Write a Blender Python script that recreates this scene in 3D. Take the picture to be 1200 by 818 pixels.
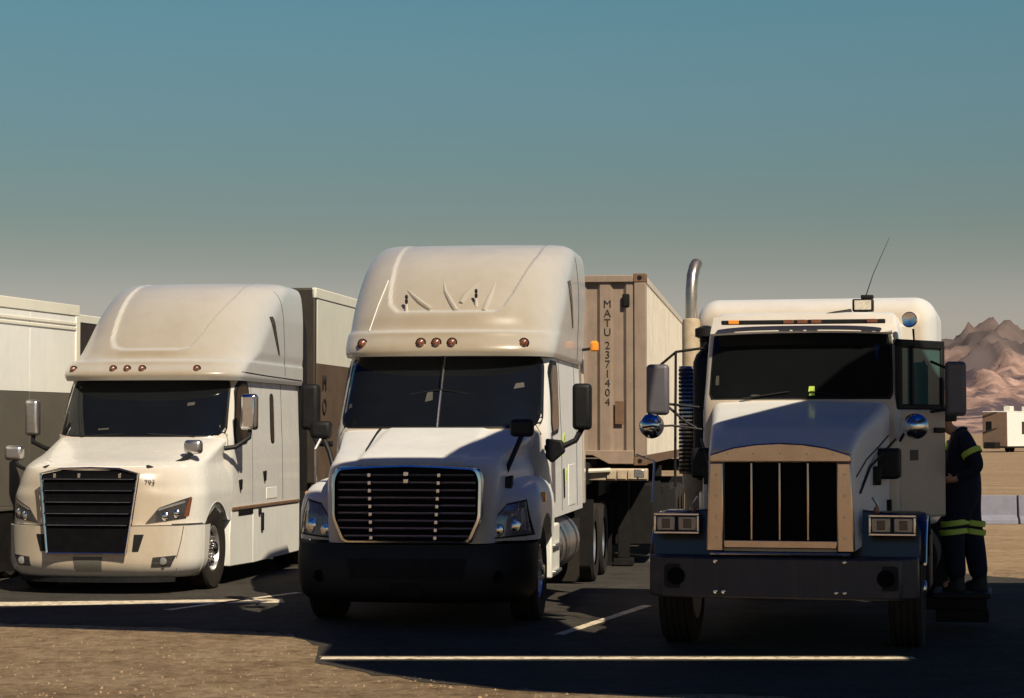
import bpy, math, random
from math import sin, cos, pi, radians, sqrt, atan2
from mathutils import Vector, Matrix, noise
random.seed(7)
SC = bpy.context.scene
for _o in list(bpy.data.objects): bpy.data.objects.remove(_o)
COL = SC.collection

# ------------------------------------------------------------------ camera
CAMH = 1.93
cd = bpy.data.cameras.new('camera'); cam = bpy.data.objects.new('camera', cd); COL.objects.link(cam)
cd.sensor_width = 36.0; cd.lens = 75.0; cd.clip_start = 0.1; cd.clip_end = 20000
cam.location = (0, 0, CAMH); cam.rotation_euler = (pi/2 + math.atan(97/2500), 0, 0)
SC.camera = cam
# ------------------------------------------------------------------ sky and sun
SUN_AZ, SUN_EL = 62.0, 46.0           # azimuth from camera-right towards the camera
hd = Vector((cos(radians(SUN_AZ)), -sin(radians(SUN_AZ)), 0))
sdir = hd*cos(radians(SUN_EL)) + Vector((0, 0, sin(radians(SUN_EL))))
W = bpy.data.worlds.new('World'); SC.world = W; W.use_nodes = True
nt = W.node_tree; nt.nodes.clear()
wo = nt.nodes.new('ShaderNodeOutputWorld'); bg = nt.nodes.new('ShaderNodeBackground')
sk = nt.nodes.new('ShaderNodeTexSky'); sk.sky_type = 'NISHITA'; sk.sun_disc = False
sk.sun_elevation = radians(SUN_EL); sk.sun_rotation = atan2(hd.x, hd.y)
sk.air_density = 1.0; sk.dust_density = 2.2; sk.ozone_density = 2.0; sk.altitude = 300
tc = nt.nodes.new('ShaderNodeTexCoord'); sx = nt.nodes.new('ShaderNodeSeparateXYZ')
rp = nt.nodes.new('ShaderNodeValToRGB'); mx = nt.nodes.new('ShaderNodeMix'); mx.data_type = 'RGBA'; mx.blend_type = 'MULTIPLY'
mx.inputs[0].default_value = 1.0
cr = rp.color_ramp
STOPS = [(0.0, (1.70, 1.30, 1.16)), (.03, (1.60, 1.24, 1.12)), (.05, (1.48, 1.15, 1.04)), (.0600, (1.36, 1.07, .95)), (.0700, (1.16, .94, .80)), (.080, (.98, .84, .69)), (.0942, (.83, .765, .605)), (.122, (.70, .79, .64)), (.153, (.71, .86, .73)), (.192, (.67, .97, .81)), (.215, (.62, .95, .83)), (.30, (.25, .60, .84)), (.42, (.006, .11, .50))]
STOPS = [(p_, tuple(v_*.5 for v_ in c_)) for p_, c_ in STOPS]
cr.elements[0].position, cr.elements[0].color = STOPS[0][0], (*STOPS[0][1], 1)
cr.elements[1].position, cr.elements[1].color = STOPS[-1][0], (*STOPS[-1][1], 1)
for p_, c_ in STOPS[1:-1]: e = cr.elements.new(p_); e.color = (*c_, 1)
cr.interpolation = 'B_SPLINE'
nt.links.new(tc.outputs['Generated'], sx.inputs[0]); nt.links.new(sx.outputs[2], rp.inputs[0])
nt.links.new(sk.outputs[0], mx.inputs[6]); nt.links.new(rp.outputs[0], mx.inputs[7])
nt.links.new(mx.outputs[2], bg.inputs[0]); bg.inputs[1].default_value = 0.128
nt.links.new(bg.outputs[0], wo.inputs[0])
sl = bpy.data.lights.new('sun', 'SUN'); sl.energy = 5.0; sl.angle = radians(0.5); sl.color = (1.0, 0.885, 0.67)
so = bpy.data.objects.new('sun', sl); COL.objects.link(so); so.rotation_euler = sdir.to_track_quat('Z', 'Y').to_euler()
so.location = (20, -40, 40)
SC.view_settings.view_transform = 'Standard'; SC.view_settings.look = 'None'
SC.view_settings.exposure = 0.20; SC.view_settings.gamma = 1.0

# ------------------------------------------------------------------ materials
def mat(name, col, rough=0.5, metal=0.0, var=0.12, scale=6.0, bump=0.0, bscale=60.0, coat=0.0, spec=0.5, front_shade=0.0, front_tan=(0.36, 0.265, 0.165), grime=0.0, stretch=None, emit=None):
    m = bpy.data.materials.new(name); m.use_nodes = True
    n = m.node_tree.nodes; l = m.node_tree.links
    b = n['Principled BSDF']
    b.inputs['Roughness'].default_value = rough; b.inputs['Metallic'].default_value = metal
    b.inputs['Coat Weight'].default_value = coat; b.inputs['Coat Roughness'].default_value = 0.06
    b.inputs['Specular IOR Level'].default_value = spec
    t = n.new('ShaderNodeTexCoord'); mp = n.new('ShaderNodeMapping'); l.new(t.outputs['Object'], mp.inputs[0])
    if stretch: mp.inputs['Scale'].default_value = stretch
    nz = n.new('ShaderNodeTexNoise'); nz.inputs['Scale'].default_value = scale; nz.inputs['Detail'].default_value = 8; nz.inputs['Roughness'].default_value = 0.65
    l.new(mp.outputs[0], nz.inputs['Vector'])
    r = n.new('ShaderNodeValToRGB'); c = Vector(col)
    r.color_ramp.elements[0].position = 0.3; r.color_ramp.elements[1].position = 0.7
    r.color_ramp.elements[0].color = (*(c*(1-var)), 1); r.color_ramp.elements[1].color = (*[min(1, q) for q in c*(1+var)], 1)
    l.new(nz.outputs[0], r.inputs[0]); out = r.outputs[0]
    def mixin(out, fac, colr):
        x = n.new('ShaderNodeMix'); x.data_type = 'RGBA'; l.new(fac, x.inputs[0]); l.new(out, x.inputs[6]); x.inputs[7].default_value = (*colr, 1)
        return x.outputs[2]
    if front_shade > 0:       # grazing sun painted in: forward faces get a darker tan
        dt = n.new('ShaderNodeVectorMath'); dt.operation = 'DOT_PRODUCT'; l.new(t.outputs['Normal'], dt.inputs[0]); dt.inputs[1].default_value = (0, -0.97, 0.12)
        mr = n.new('ShaderNodeMapRange'); l.new(dt.outputs['Value'], mr.inputs[0]); mr.inputs[1].default_value = 0.15; mr.inputs[2].default_value = 0.9; mr.inputs[3].default_value = 0; mr.inputs[4].default_value = front_shade
        n2 = n.new('ShaderNodeTexNoise'); n2.inputs['Scale'].default_value = 2.2; n2.inputs['Detail'].default_value = 10; n2.inputs['Roughness'].default_value = 0.7; l.new(t.outputs['Object'], n2.inputs['Vector'])
        m2 = n.new('ShaderNodeMapRange'); l.new(n2.outputs[0], m2.inputs[0]); m2.inputs[1].default_value = 0.2; m2.inputs[2].default_value = 0.75; m2.inputs[3].default_value = 0.86; m2.inputs[4].default_value = 1.05
        mu = n.new('ShaderNodeMath'); mu.operation = 'MULTIPLY'; mu.use_clamp = True; l.new(mr.outputs[0], mu.inputs[0]); l.new(m2.outputs[0], mu.inputs[1])
        out = mixin(out, mu.outputs[0], front_tan)
    if grime > 0:      # streaky dirt
        g = n.new('ShaderNodeTexNoise'); g.inputs['Scale'].default_value = 3.0; g.inputs['Detail'].default_value = 9; g.inputs['Roughness'].default_value = 0.75
        gm = n.new('ShaderNodeMapping'); gm.inputs['Scale'].default_value = (2.2, 2.2, 0.35); l.new(t.outputs['Object'], gm.inputs[0]); l.new(gm.outputs[0], g.inputs['Vector'])
        g2 = n.new('ShaderNodeMapRange'); l.new(g.outputs[0], g2.inputs[0]); g2.inputs[1].default_value = 0.48; g2.inputs[2].default_value = 0.8; g2.inputs[3].default_value = 0; g2.inputs[4].default_value = grime
        out = mixin(out, g2.outputs[0], (0.16, 0.11, 0.07))
    l.new(out, b.inputs['Base Color'])
    rr = n.new('ShaderNodeMapRange'); l.new(nz.outputs[0], rr.inputs[0]); rr.inputs[3].default_value = max(0, rough*0.8); rr.inputs[4].default_value = min(1, rough*1.25)
    l.new(rr.outputs[0], b.inputs['Roughness'])
    if bump > 0:
        bn = n.new('ShaderNodeTexNoise'); bn.inputs['Scale'].default_value = bscale; bn.inputs['Detail'].default_value = 6; l.new(mp.outputs[0], bn.inputs['Vector'])
        bp = n.new('ShaderNodeBump'); bp.inputs['Strength'].default_value = bump; bp.inputs['Distance'].default_value = 0.02
        l.new(bn.outputs[0], bp.inputs['Height']); l.new(bp.outputs[0], b.inputs['Normal'])
    if emit:
        b.inputs['Emission Color'].default_value = (*emit[0], 1); b.inputs['Emission Strength'].default_value = emit[1]
    return m
M = {}
M['white'] = mat('white_paint', (0.80, 0.79, 0.76), 0.26, 0, 0.02, 3, 0.012, 7, coat=0.55, spec=0.45, front_shade=0.85, grime=0.14)
M['whiteb'] = mat('white_paint_bluish', (0.78, 0.79, 0.80), 0.36, 0, 0.03, 3, 0.02, 7, coat=0.15, spec=0.35, front_shade=0.80, grime=0.10)
M['fair'] = mat('duller_fairing_paint', (0.58, 0.575, 0.56), 0.32, 0, 0.03, 3, 0.02, 7, coat=0.35, front_shade=0.92, front_tan=(0.27, 0.21, 0.135), grime=0.10)  # duller white than the cab, deeper tan on forward faces
M['side'] = mat('white_panel', (0.80, 0.79, 0.75), 0.45, 0, 0.04, 2, 0.04, 5, grime=0.14)
M['black'] = mat('black_plastic', (0.009, 0.009, 0.010), 0.55, 0, 0.25, 9, 0.05, 120, spec=0.25)
M['gblack'] = mat('grille_black', (0.005, 0.005, 0.006), 0.9, 0, 0.3, 9, spec=0.03)
M['under'] = mat('chassis_black', (0.010, 0.009, 0.009), 0.75, 0, 0.4, 7, 0.2, 60, spec=0.2)
M['rubber'] = mat('tyre_rubber', (0.022, 0.018, 0.015), 0.85, 0, 0.3, 12, 0.2, 80, spec=0.3)
M['glass'] = mat('dark_glass', (0.006, 0.007, 0.008), 0.035, 0, 0.1, 3, spec=0.35)
M['teal'] = mat('green_tinted_glass', (0.035, 0.085, 0.085), 0.05, 0, 0.15, 5, spec=0.6)
M['brownglass'] = mat('bronze_side_glass', (0.05, 0.03, 0.018), 0.08, 0, 0.3, 4, spec=0.5)
M['chrome'] = mat('chrome', (0.72, 0.70, 0.68), 0.16, 1, 0.06, 8, 0.03, 20)
M['warm_chrome'] = mat('ground_tinted_chrome', (0.60, 0.46, 0.35), 0.24, 1, 0.14, 4, 0.05, 14)  # chrome with the tan ground's reflection put into its colour
M['steel'] = mat('brushed_steel', (0.55, 0.52, 0.50), 0.33, 1, 0.12, 5, 0.05, 30, stretch=(1, 1, 8))
M['stackm'] = mat('warm_stack_steel', (0.50, 0.44, 0.37), 0.30, 0.9, 0.2, 6, 0.05, 30)  # steel tinted warm all over
M['alu'] = mat('aluminium_rim', (0.74, 0.73, 0.71), 0.30, 0.85, 0.08, 9)
M['amber'] = mat('amber_lens', (0.85, 0.28, 0.02), 0.2, 0, 0.1, 20, coat=0.6)
M['amberd'] = mat('dark_amber_lens', (0.17, 0.055, 0.025), 0.25, 0, 0.2, 30, coat=0.6)
M['lens'] = mat('clear_lens', (0.30, 0.29, 0.28), 0.12, 0.3, 0.25, 20, coat=0.8)
M['lensm'] = mat('hazy_lens', (0.15, 0.14, 0.15), 0.12, 0.1, 0.35, 12, coat=0.8)
M['lensd'] = mat('smoked_lens', (0.05, 0.045, 0.045), 0.10, 0.1, 0.3, 14, coat=0.8)
M['paper'] = mat('dim_paper', (0.05, 0.045, 0.038), 0.7, 0, 0.3, 30)
M['sticker'] = mat('pale_paper', (0.55, 0.50, 0.42), 0.7, 0, 0.2, 30)
M['hivis'] = mat('hi_vis_tape', (0.42, 0.56, 0.07), 0.55, 0, 0.1, 40)
M['plum'] = mat('dark_plum_paint', (0.022, 0.019, 0.027), 0.45, 0, 0.2, 5, coat=0.1, grime=0.3)
M['mirg'] = mat('mirror_shell_grey', (0.10, 0.092, 0.108), 0.45, 0, 0.1, 6)
M['navyf'] = mat('dark_fender_paint', (0.014, 0.012, 0.018), 0.35, 0, 0.2, 6, coat=0.4)
M['tan'] = mat('container_shaded_paint', (0.275, 0.20, 0.15), 0.6, 0, 0.12, 4, 0.06, 25, grime=0.65)  # front wall: same paint as the sides, darkened for grazing light
M['cside'] = mat('container_lit_paint', (0.68, 0.62, 0.52), 0.55, 0, 0.08, 3, 0.05, 20, grime=0.45)  # sunlit sides: same container paint, made lighter
M['rust'] = mat('rusty_frame', (0.16, 0.09, 0.05), 0.8, 0, 0.35, 9, 0.2, 40)
M['bolster'] = mat('tan_steel', (0.46, 0.36, 0.25), 0.6, 0, 0.2, 9, 0.1, 40)
M['letter'] = mat('black_lettering', (0.012, 0.010, 0.010), 0.7, 0, 0.3, 30)
M['grey'] = mat('grey_and_shade_panel', (0.105, 0.095, 0.080), 0.6, 0, 0.10, 1.2, 0.05, 6, grime=0.25)  # shade on a lower trailer side painted grey; also the plate recess
M['brownl'] = mat('brown_side_shade', (0.115, 0.075, 0.048), 0.65, 0, 0.2, 3, 0.05, 12, grime=0.2)  # shade on the coupled trailer's lower side, painted brown
M['brown'] = mat('dark_brown_panel', (0.030, 0.021, 0.015), 0.65, 0, 0.2, 3, 0.05, 12, grime=0.2)
M['cream'] = mat('cream_panel', (0.74, 0.71, 0.60), 0.5, 0, 0.04, 2, 0.03, 8, grime=0.12)
M['navy'] = mat('navy_cloth', (0.012, 0.014, 0.028), 0.9, 0, 0.25, 14, 0.4, 30, spec=0.2)
M['skin'] = mat('skin', (0.42, 0.22, 0.13), 0.55, 0, 0.1, 20)
M['conc'] = mat('bluish_concrete', (0.19, 0.19, 0.24), 0.85, 0, 0.15, 4, 0.2, 30)
M['rvb'] = mat('brown_caravan_panel', (0.20, 0.13, 0.09), 0.6, 0, 0.12, 2)
M['fabric'] = mat('blocker_fabric', (0.03, 0.03, 0.032), 0.8, 0, 0.1, 3)  # kept dark so the added blocker bounces little light

# ------------------------------------------------------------------ mesh helpers
def arr(o, p): o.parent = p
class MB:
    def __init__(s): s.v = []; s.f = []
    def add(s, vs, fs):
        b = len(s.v); s.v += [tuple(q) for q in vs]; s.f += [tuple(b+i for i in q) for q in fs]; return s
    def box(s, x0, x1, y0, y1, z0, z1, m=None):
        vs = [(x, y, z) for z in (z0, z1) for y in (y0, y1) for x in (x0, x1)]
        if m: vs = [m @ Vector(q) for q in vs]
        return s.add(vs, [(0, 2, 3, 1), (4, 5, 7, 6), (0, 1, 5, 4), (2, 6, 7, 3), (0, 4, 6, 2), (1, 3, 7, 5)])
    def tube(s, pts, r, n=8, cap=True):
        pts = [Vector(p) for p in pts]; rings = []; prev = None
        for i, p in enumerate(pts):
            d = (pts[min(i+1, len(pts)-1)] - pts[max(i-1, 0)]).normalized()
            if prev is None:
                a = d.cross(Vector((0, 0, 1)));  a = a if a.length > 1e-3 else d.cross(Vector((1, 0, 0)))
            else: a = prev - d*prev.dot(d)
            a.normalize(); prev = a; b = d.cross(a); rr = r[i] if isinstance(r, (list, tuple)) else r
            rings.append([p + a*rr*cos(2*pi*k/n) + b*rr*sin(2*pi*k/n) for k in range(n)])
        return s.loft(rings, cap, cap)
    def loft(s, rings, cap0=True, cap1=True, closed=True):
        n = len(rings[0]); vs = [p for r in rings for p in r]; fs = []
        for i in range(len(rings)-1):
            for k in range(n if closed else n-1):
                k2 = (k+1) % n; fs.append((i*n+k, i*n+k2, (i+1)*n+k2, (i+1)*n+k))
        if cap0: fs.append(tuple(reversed(range(n))))
        if cap1: fs.append(tuple((len(rings)-1)*n+k for k in range(n)))
        return s.add(vs, fs)
    def lathe(s, prof, c=(0, 0, 0), ax=(1, 0, 0), n=32, cap=True):
        ax = Vector(ax).normalized(); a = ax.cross(Vector((0, 0, 1)));  a = a if a.length > 1e-3 else ax.cross(Vector((0, 1, 0)))
        a.normalize(); b = ax.cross(a); c = Vector(c)
        return s.loft([[c + ax*h + a*r*cos(2*pi*k/n) + b*r*sin(2*pi*k/n) for k in range(n)] for r, h in prof], cap, cap)
    def grid(s, fn, us, vs):
        P = [fn(u, v) for v in vs for u in us]; n = len(us)
        return s.add(P, [(j*n+i, j*n+i+1, (j+1)*n+i+1, (j+1)*n+i) for j in range(len(vs)-1) for i in range(n-1)])
    def slab(s, fn, us, vs, off):          # grid with thickness: fn gives the outer skin, off the vector to the inner skin
        o = Vector(off); n = len(us); m = len(vs)
        A = [Vector(fn(u, v)) for v in vs for u in us]; B = [p+o for p in A]; N = len(A)
        fs = [(j*n+i, j*n+i+1, (j+1)*n+i+1, (j+1)*n+i) for j in range(m-1) for i in range(n-1)]
        fs += [tuple(N+k for k in reversed(f)) for f in fs]
        for i in range(n-1): fs += [(i+1, i, N+i, N+i+1), ((m-1)*n+i, (m-1)*n+i+1, N+(m-1)*n+i+1, N+(m-1)*n+i)]
        for j in range(m-1): fs += [(j*n, (j+1)*n, N+(j+1)*n, N+j*n), ((j+1)*n+n-1, j*n+n-1, N+j*n+n-1, N+(j+1)*n+n-1)]
        return s.add(A+B, fs)
    def prism(s, poly, ext):               # poly: 3d points, ext: vector
        e = Vector(ext); A = [Vector(p) for p in poly]; n = len(A)
        return s.add(A+[p+e for p in A], [tuple(reversed(range(n))), tuple(n+i for i in range(n))]+[(i, (i+1) % n, n+(i+1) % n, n+i) for i in range(n)])
    def obj(s, name, m, parent=None, bev=0.0, ang=32, seg=2, kind=None, fix=True):
        me = bpy.data.meshes.new(name); me.from_pydata(s.v, [], s.f); me.validate()
        if fix:
            import bmesh
            bm = bmesh.new(); bm.from_mesh(me); bmesh.ops.recalc_face_normals(bm, faces=bm.faces); bm.to_mesh(me); bm.free()
        me.polygons.foreach_set('use_smooth', [True]*len(me.polygons)); me.set_sharp_from_angle(angle=radians(ang))
        me.materials.append(M[m] if isinstance(m, str) else m)
        o = bpy.data.objects.new(name, me); COL.objects.link(o)
        if parent: o.parent = parent
        if bev > 0:
            b = o.modifiers.new('bevel', 'BEVEL'); b.width = bev; b.segments = seg; b.limit_method = 'ANGLE'; b.angle_limit = radians(35)
        if kind: o['kind'] = kind
        return o
def bxo(name, m, parent, x0, x1, y0, y1, z0, z1, bev=0.008):
    return MB().box(x0, x1, y0, y1, z0, z1).obj(name, m, parent, bev)
def empty(name, loc, rz, label, cat, group=None):
    o = bpy.data.objects.new(name, None); COL.objects.link(o); o.location = loc; o.rotation_euler = (0, 0, rz); o.empty_display_size = 0.3
    o['label'] = label; o['category'] = cat
    if group: o['group'] = group
    return o
def tag(o, label, cat, group=None):
    o['label'] = label; o['category'] = cat
    if group: o['group'] = group
def dup(o, parent, loc=None, rot=None, children=True):
    c = o.copy(); COL.objects.link(c); c.parent = parent
    if loc is not None: c.location = loc
    if rot is not None: c.rotation_euler = rot
    if children:
        for k in list(o.children): dup(k, c)
    return c
def pchip(xs, ys):
    n = len(xs); h = [xs[i+1]-xs[i] for i in range(n-1)]; d = [(ys[i+1]-ys[i])/h[i] for i in range(n-1)]
    t = [d[0]]+[0 if d[i-1]*d[i] <= 0 else 2*d[i-1]*d[i]/(d[i-1]+d[i]) for i in range(1, n-1)]+[d[-1]]
    def f(x):
        if x <= xs[0]: return ys[0]
        if x >= xs[-1]: return ys[-1]
        i = 0
        while xs[i+1] < x: i += 1
        u = (x-xs[i])/h[i]
        return (2*u**3-3*u**2+1)*ys[i]+(u**3-2*u**2+u)*h[i]*t[i]+(-2*u**3+3*u**2)*ys[i+1]+(u**3-u**2)*h[i]*t[i+1]
    return f
class Plan:
    """body shell as stacked plan outlines: yf = front, w = half width, L = corner length, n = squareness"""
    def __init__(s, rows, yb, x0=0.0):
        c = list(zip(*rows)); s.yf, s.w, s.L, s.n = [pchip(c[0], c[i]) for i in (1, 2, 3, 4)]; s.yb = yb; s.x0 = x0; s.zs = c[0]
    def fy(s, x, z):
        w, n = s.w(z), s.n(z); t = min(1.0, abs(x)/w)
        return s.yf(z)+s.L(z)*(1-(1-t**n)**(1/n))
    def sx(s, y, z):
        q = (s.yf(z)+s.L(z)-y)/s.L(z)
        if q <= 0: return s.w(z)
        return s.w(z)*max(0, 1-min(1, q)**s.n(z))**(1/s.n(z))
    def shell(s, name, m, parent, z0, z1, nz, Mx=44, K=10, disp=None, zb=None, cap=True, ang=40):
        rings = []
        for j in range(nz+1):
            z = z0+(z1-z0)*j/nz; w = s.w(z); r = []
            for i in range(-Mx, Mx+1):
                x = w*sin(pi/2*i/Mx); r.append([x, s.fy(x, z), z])
            y0 = r[-1][1]
            for k in range(1, K+1): r.append([w, y0+(s.yb-y0)*k/K, z])
            for k in range(1, 4): r.append([w-2*w*k/4, s.yb, z])
            for k in range(K): r.append([-w, s.yb+(y0-s.yb)*k/K, z])
            if disp:
                for p in r:
                    if p[1] < s.yb-0.01: disp(p)
            if zb:
                for p in r: p[2] = max(p[2], zb(p[1]))
            rings.append(r)
        return MB().loft(rings, cap, cap).obj(name, m, parent, ang=ang)
    def fpatch(s, quad, off, nu=16, nv=8, rnd=0.0):
        """patch on the front skin; quad = bl, br, tr, tl as (x, z); off = stand-off in metres"""
        bl, br, tr, tl = quad
        def fn(u, v):
            if rnd:
                a = 0.5-abs(v-0.5); k = rnd-a
                if k > 0: u = 0.5+(u-0.5)*(1-rnd*0.28*(k/rnd)**2.2)
            x = (bl[0]*(1-u)+br[0]*u)*(1-v)+(tl[0]*(1-u)+tr[0]*u)*v; z = (bl[1]*(1-u)+br[1]*u)*(1-v)+(tl[1]*(1-u)+tr[1]*u)*v
            return (x, s.fy(x, z)-off, z)
        return fn, [i/nu for i in range(nu+1)], [j/nv for j in range(nv+1)]
    def fobj(s, name, m, parent, quad, off, nu=16, nv=8, rnd=0.0, th=0.03):
        fn, us, vs = s.fpatch(quad, off, nu, nv, rnd)
        return MB().slab(fn, us, vs, (0, th, 0)).obj(name, m, parent, ang=50)
    def side(s, name, m, parent, poly, off=0.004, th=0.02, sg=1, bev=0.003):
        """panel on the side skin; poly = (y, z) outline"""
        return MB().prism([(sg*(s.sx(y, z)+off), y, z) for y, z in poly], (-sg*th, 0, 0)).obj(name, m, parent, bev)
    def sobj(s, name, m, parent, quad, off, sg=1, nu=8, nv=10):
        bl, br, tr, tl = quad
        def fn(u, v):
            u = .5+(u-.5)*(1-.35*max(0, abs(v-.5)-.38)/.12)
            y = (bl[0]*(1-u)+br[0]*u)*(1-v)+(tl[0]*(1-u)+tr[0]*u)*v; z = (bl[1]*(1-u)+br[1]*u)*(1-v)+(tl[1]*(1-u)+tr[1]*u)*v
            return (sg*(s.sx(y, z)+off), y-off*.5, z)
        return MB().slab(fn, [i/nu for i in range(nu+1)], [j/nv for j in range(nv+1)], (-sg*.03, 0, 0)).obj(name, m, parent, ang=60)
    def seam(s, name, parent, pts, r=0.005, sg=1, m='black'):
        P = []
        for a, b in zip(pts[:-1], pts[1:]):
            for k in range(8): P.append((a[0]+(b[0]-a[0])*k/8, a[1]+(b[1]-a[1])*k/8))
        P.append(pts[-1])
        return MB().tube([(sg*(s.sx(y, z)+0.001), y, z) for y, z in P], r, 5).obj(name, m, parent)
def rpoly(pts, r=0.04, n=4):
    out = []; N = len(pts)
    for i in range(N):
        p = Vector(pts[i]); a = Vector(pts[i-1])-p; b = Vector(pts[(i+1) % N])-p
        q = min(r, a.length*0.45, b.length*0.45); A = p+a.normalized()*q; B = p+b.normalized()*q
        for k in range(n+1):
            t = k/n; out.append(tuple(A*(1-t)**2+p*2*t*(1-t)+B*t*t))
    return out
def sdf(x, z, poly):
    d = 1e9; ins = False; N = len(poly)
    for i in range(N):
        ax, az = poly[i]; bx, bz = poly[(i+1) % N]; ex, ez = bx-ax, bz-az; wx, wz = x-ax, z-az
        t = max(0, min(1, (wx*ex+wz*ez)/(ex*ex+ez*ez))); d = min(d, (wx-ex*t)**2+(wz-ez*t)**2)
        if (az > z) != (bz > z) and x < (bx-ax)*(z-az)/(bz-az)+ax: ins = not ins
    d = sqrt(d); return -d if ins else d
def sstep(a, b, x):
    t = max(0, min(1, (x-a)/(b-a))); return t*t*(3-2*t)
def text(name, body, m, parent, loc, rot, size, th=0.002):
    cu = bpy.data.curves.new(name, 'FONT'); cu.body = body; cu.size = size; cu.extrude = th; cu.align_x = 'CENTER'; cu.align_y = 'CENTER'; cu.resolution_u = 3
    o = bpy.data.objects.new(name, cu); COL.objects.link(o); bpy.context.view_layer.update()
    me = bpy.data.meshes.new_from_object(o.evaluated_get(bpy.context.evaluated_depsgraph_get())); bpy.data.objects.remove(o)
    me.materials.clear(); me.materials.append(M[m]); me.name = name
    q = bpy.data.objects.new(name, me); COL.objects.link(q); q.parent = parent; q.location = loc; q.rotation_euler = rot
    return q
def arc(c, r, a0, a1, n, pl='yz', k=0.0):
    o = []
    for i in range(n+1):
        a = radians(a0+(a1-a0)*i/n); u, v = c[0]+r*cos(a), c[1]+r*sin(a)
        o.append((k, u, v) if pl == 'yz' else (u, k, v))
    return o

# ------------------------------------------------------------------ wheels
def make_wheel(parent, x, y, r=0.5, w=0.28, sg=1, steer=0.0):
    """steer wheel: rim disc with hand holes; children tyre, hub and nuts"""
    rim_r = r*0.57
    m = MB().lathe([(rim_r, -w*0.5), (rim_r, w*0.40), (rim_r*0.93, w*0.42), (rim_r*0.90, w*0.30), (rim_r*0.80, w*0.18), (rim_r*0.52, w*0.26), (rim_r*0.45, w*0.30), (0.02, w*0.30)], n=40)
    o = m.obj('wheel', 'alu', parent); o.location = (x, y, r); o.rotation_euler = (0, 0, (0 if sg > 0 else pi)+steer)
    prof = [(rim_r*1.0, -w*0.42), (r*0.80, -w*0.52), (r*0.95, -w*0.49), (r, -w*0.40)]
    for k in range(4):
        h = -w*0.40+w*0.80*(k+0.5)/4.0
        prof += [(r, h-w*0.075), (r*0.975, h-w*0.06), (r*0.975, h+w*0.0), (r, h+w*0.02)]
    prof += [(r, w*0.40), (r*0.95, w*0.49), (r*0.80, w*0.52), (rim_r*1.02, w*0.43), (rim_r*0.99, w*0.36)]
    MB().lathe(prof, n=48, cap=False).obj('tyre', 'rubber', o)
    MB().lathe([(0.085, w*0.28), (0.085, w*0.52), (0.07, w*0.58), (0.03, w*0.60)], n=20).obj('hub', 'chrome', o)
    hb = MB()
    for k in range(10):
        a = 2*pi*k/10
        MB().lathe([(0.018, w*0.26), (0.018, w*0.40), (0.010, w*0.43)], (0, cos(a)*rim_r*0.50, sin(a)*rim_r*0.50), n=8).obj('lug_nut', 'steel', o)
        a += pi/10
        hb.lathe([(0.030, w*0.16), (0.030, w*0.262)], (0, cos(a)*rim_r*0.69, sin(a)*rim_r*0.69), n=12)
    hb.obj('hand_holes', 'under', o, kind='stuff')
    return o
def make_dual(parent, x, y, r=0.5, sg=1):
    w = 0.56; rim_r = r*0.57
    o = MB().lathe([(rim_r, -w*0.45), (rim_r, w*0.44), (rim_r*0.9, w*0.40), (rim_r*0.55, w*0.10), (0.14, w*0.10), (0.12, w*0.34), (0.02, w*0.36)], n=28).obj('wheel', 'alu', parent)
    o.location = (x, y, r); o.rotation_euler = (0, 0, 0 if sg > 0 else pi)
    MB().lathe([(rim_r, -w*0.5), (r*0.92, -w*0.5), (r, -w*0.44), (r, -w*0.08), (r*0.86, -w*0.03), (r*0.86, w*0.03), (r, w*0.08), (r, w*0.44), (r*0.92, w*0.5), (rim_r, w*0.48)], n=36, cap=False).obj('tyre', 'rubber', o)
    return o
def chassis(t, y0, axles, rear):
    for sg in (-1, 1): bxo('rear_mud_flap', 'under', t, *sorted((sg*.55, sg*1.24)), rear+.12, rear+.14, .08, 1.0, 0); bxo('quarter_fender', 'under', t, *sorted((sg*.62, sg*1.24)), axles[0]-.72, axles[0]-.69, .25, 1.08, 0)  # black, put in to darken the gap behind the wheels
    m = MB()
    for sg in (-1, 1): m.box(sg*0.43-0.05, sg*0.43+0.05, 0.5, rear, 0.72, 0.98)
    for y in [y0]+axles: m.box(-0.95, 0.95, y-0.07, y+0.07, 0.44, 0.58)
    m.obj('chassis_frame', 'under', t, 0.01)
    bxo('engine_block', 'under', t, -0.42, 0.42, 0.7, 2.6, 0.45, 1.05, 0.04)
    d = None
    for y in axles:
        for sg in (-1, 1): d = make_dual(t, sg*0.93, y, 0.5, sg) if d is None else dup(d, t, (sg*0.93, y, 0.5), (0, 0, 0 if sg > 0 else pi))
    MB().lathe([(0.5, 0), (0.5, 0.10)], (0, axles[0]+0.65, 1.06), (0, 0, 1), n=24).obj('coupling_plate', 'under', t)
def mirror(t, name, m, x0, x1, y, z0, z1, d=0.13, armto=None, r=0.014, lean=0.0):
    o = MB().box(x0, x1, y-d/2, y+d/2, z0, z1).obj(name, m, t, min(0.045, d*0.4), seg=3)
    bxo('mirror_glass', 'chrome', o, x0+0.025, x1-0.025, y+d/2+0.001, y+d/2+0.008, z0+0.03, z1-0.03, 0)
    if armto: MB().tube(armto, r, 8).obj('mirror_arm', 'black', o)
    return o
def marker(t, x, z, P, m='amber', w=0.040, h=0.035, off=0.0, stain=False):
    y = P.fy(x, z)-off
    o = MB().lathe([(w, 0.02), (w, -0.02), (w*0.8, -0.045), (w*0.3, -0.06)], (x, y, z), (0, 1, 0), n=12).obj('marker_light', m, t)
    o.scale = (1, 1, 1)
    MB().lathe([(w*1.25, 0.02), (w*1.25, -0.012)], (x, y, z), (0, 1, 0), n=14).obj('bezel', 'black', o)
    return o

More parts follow.
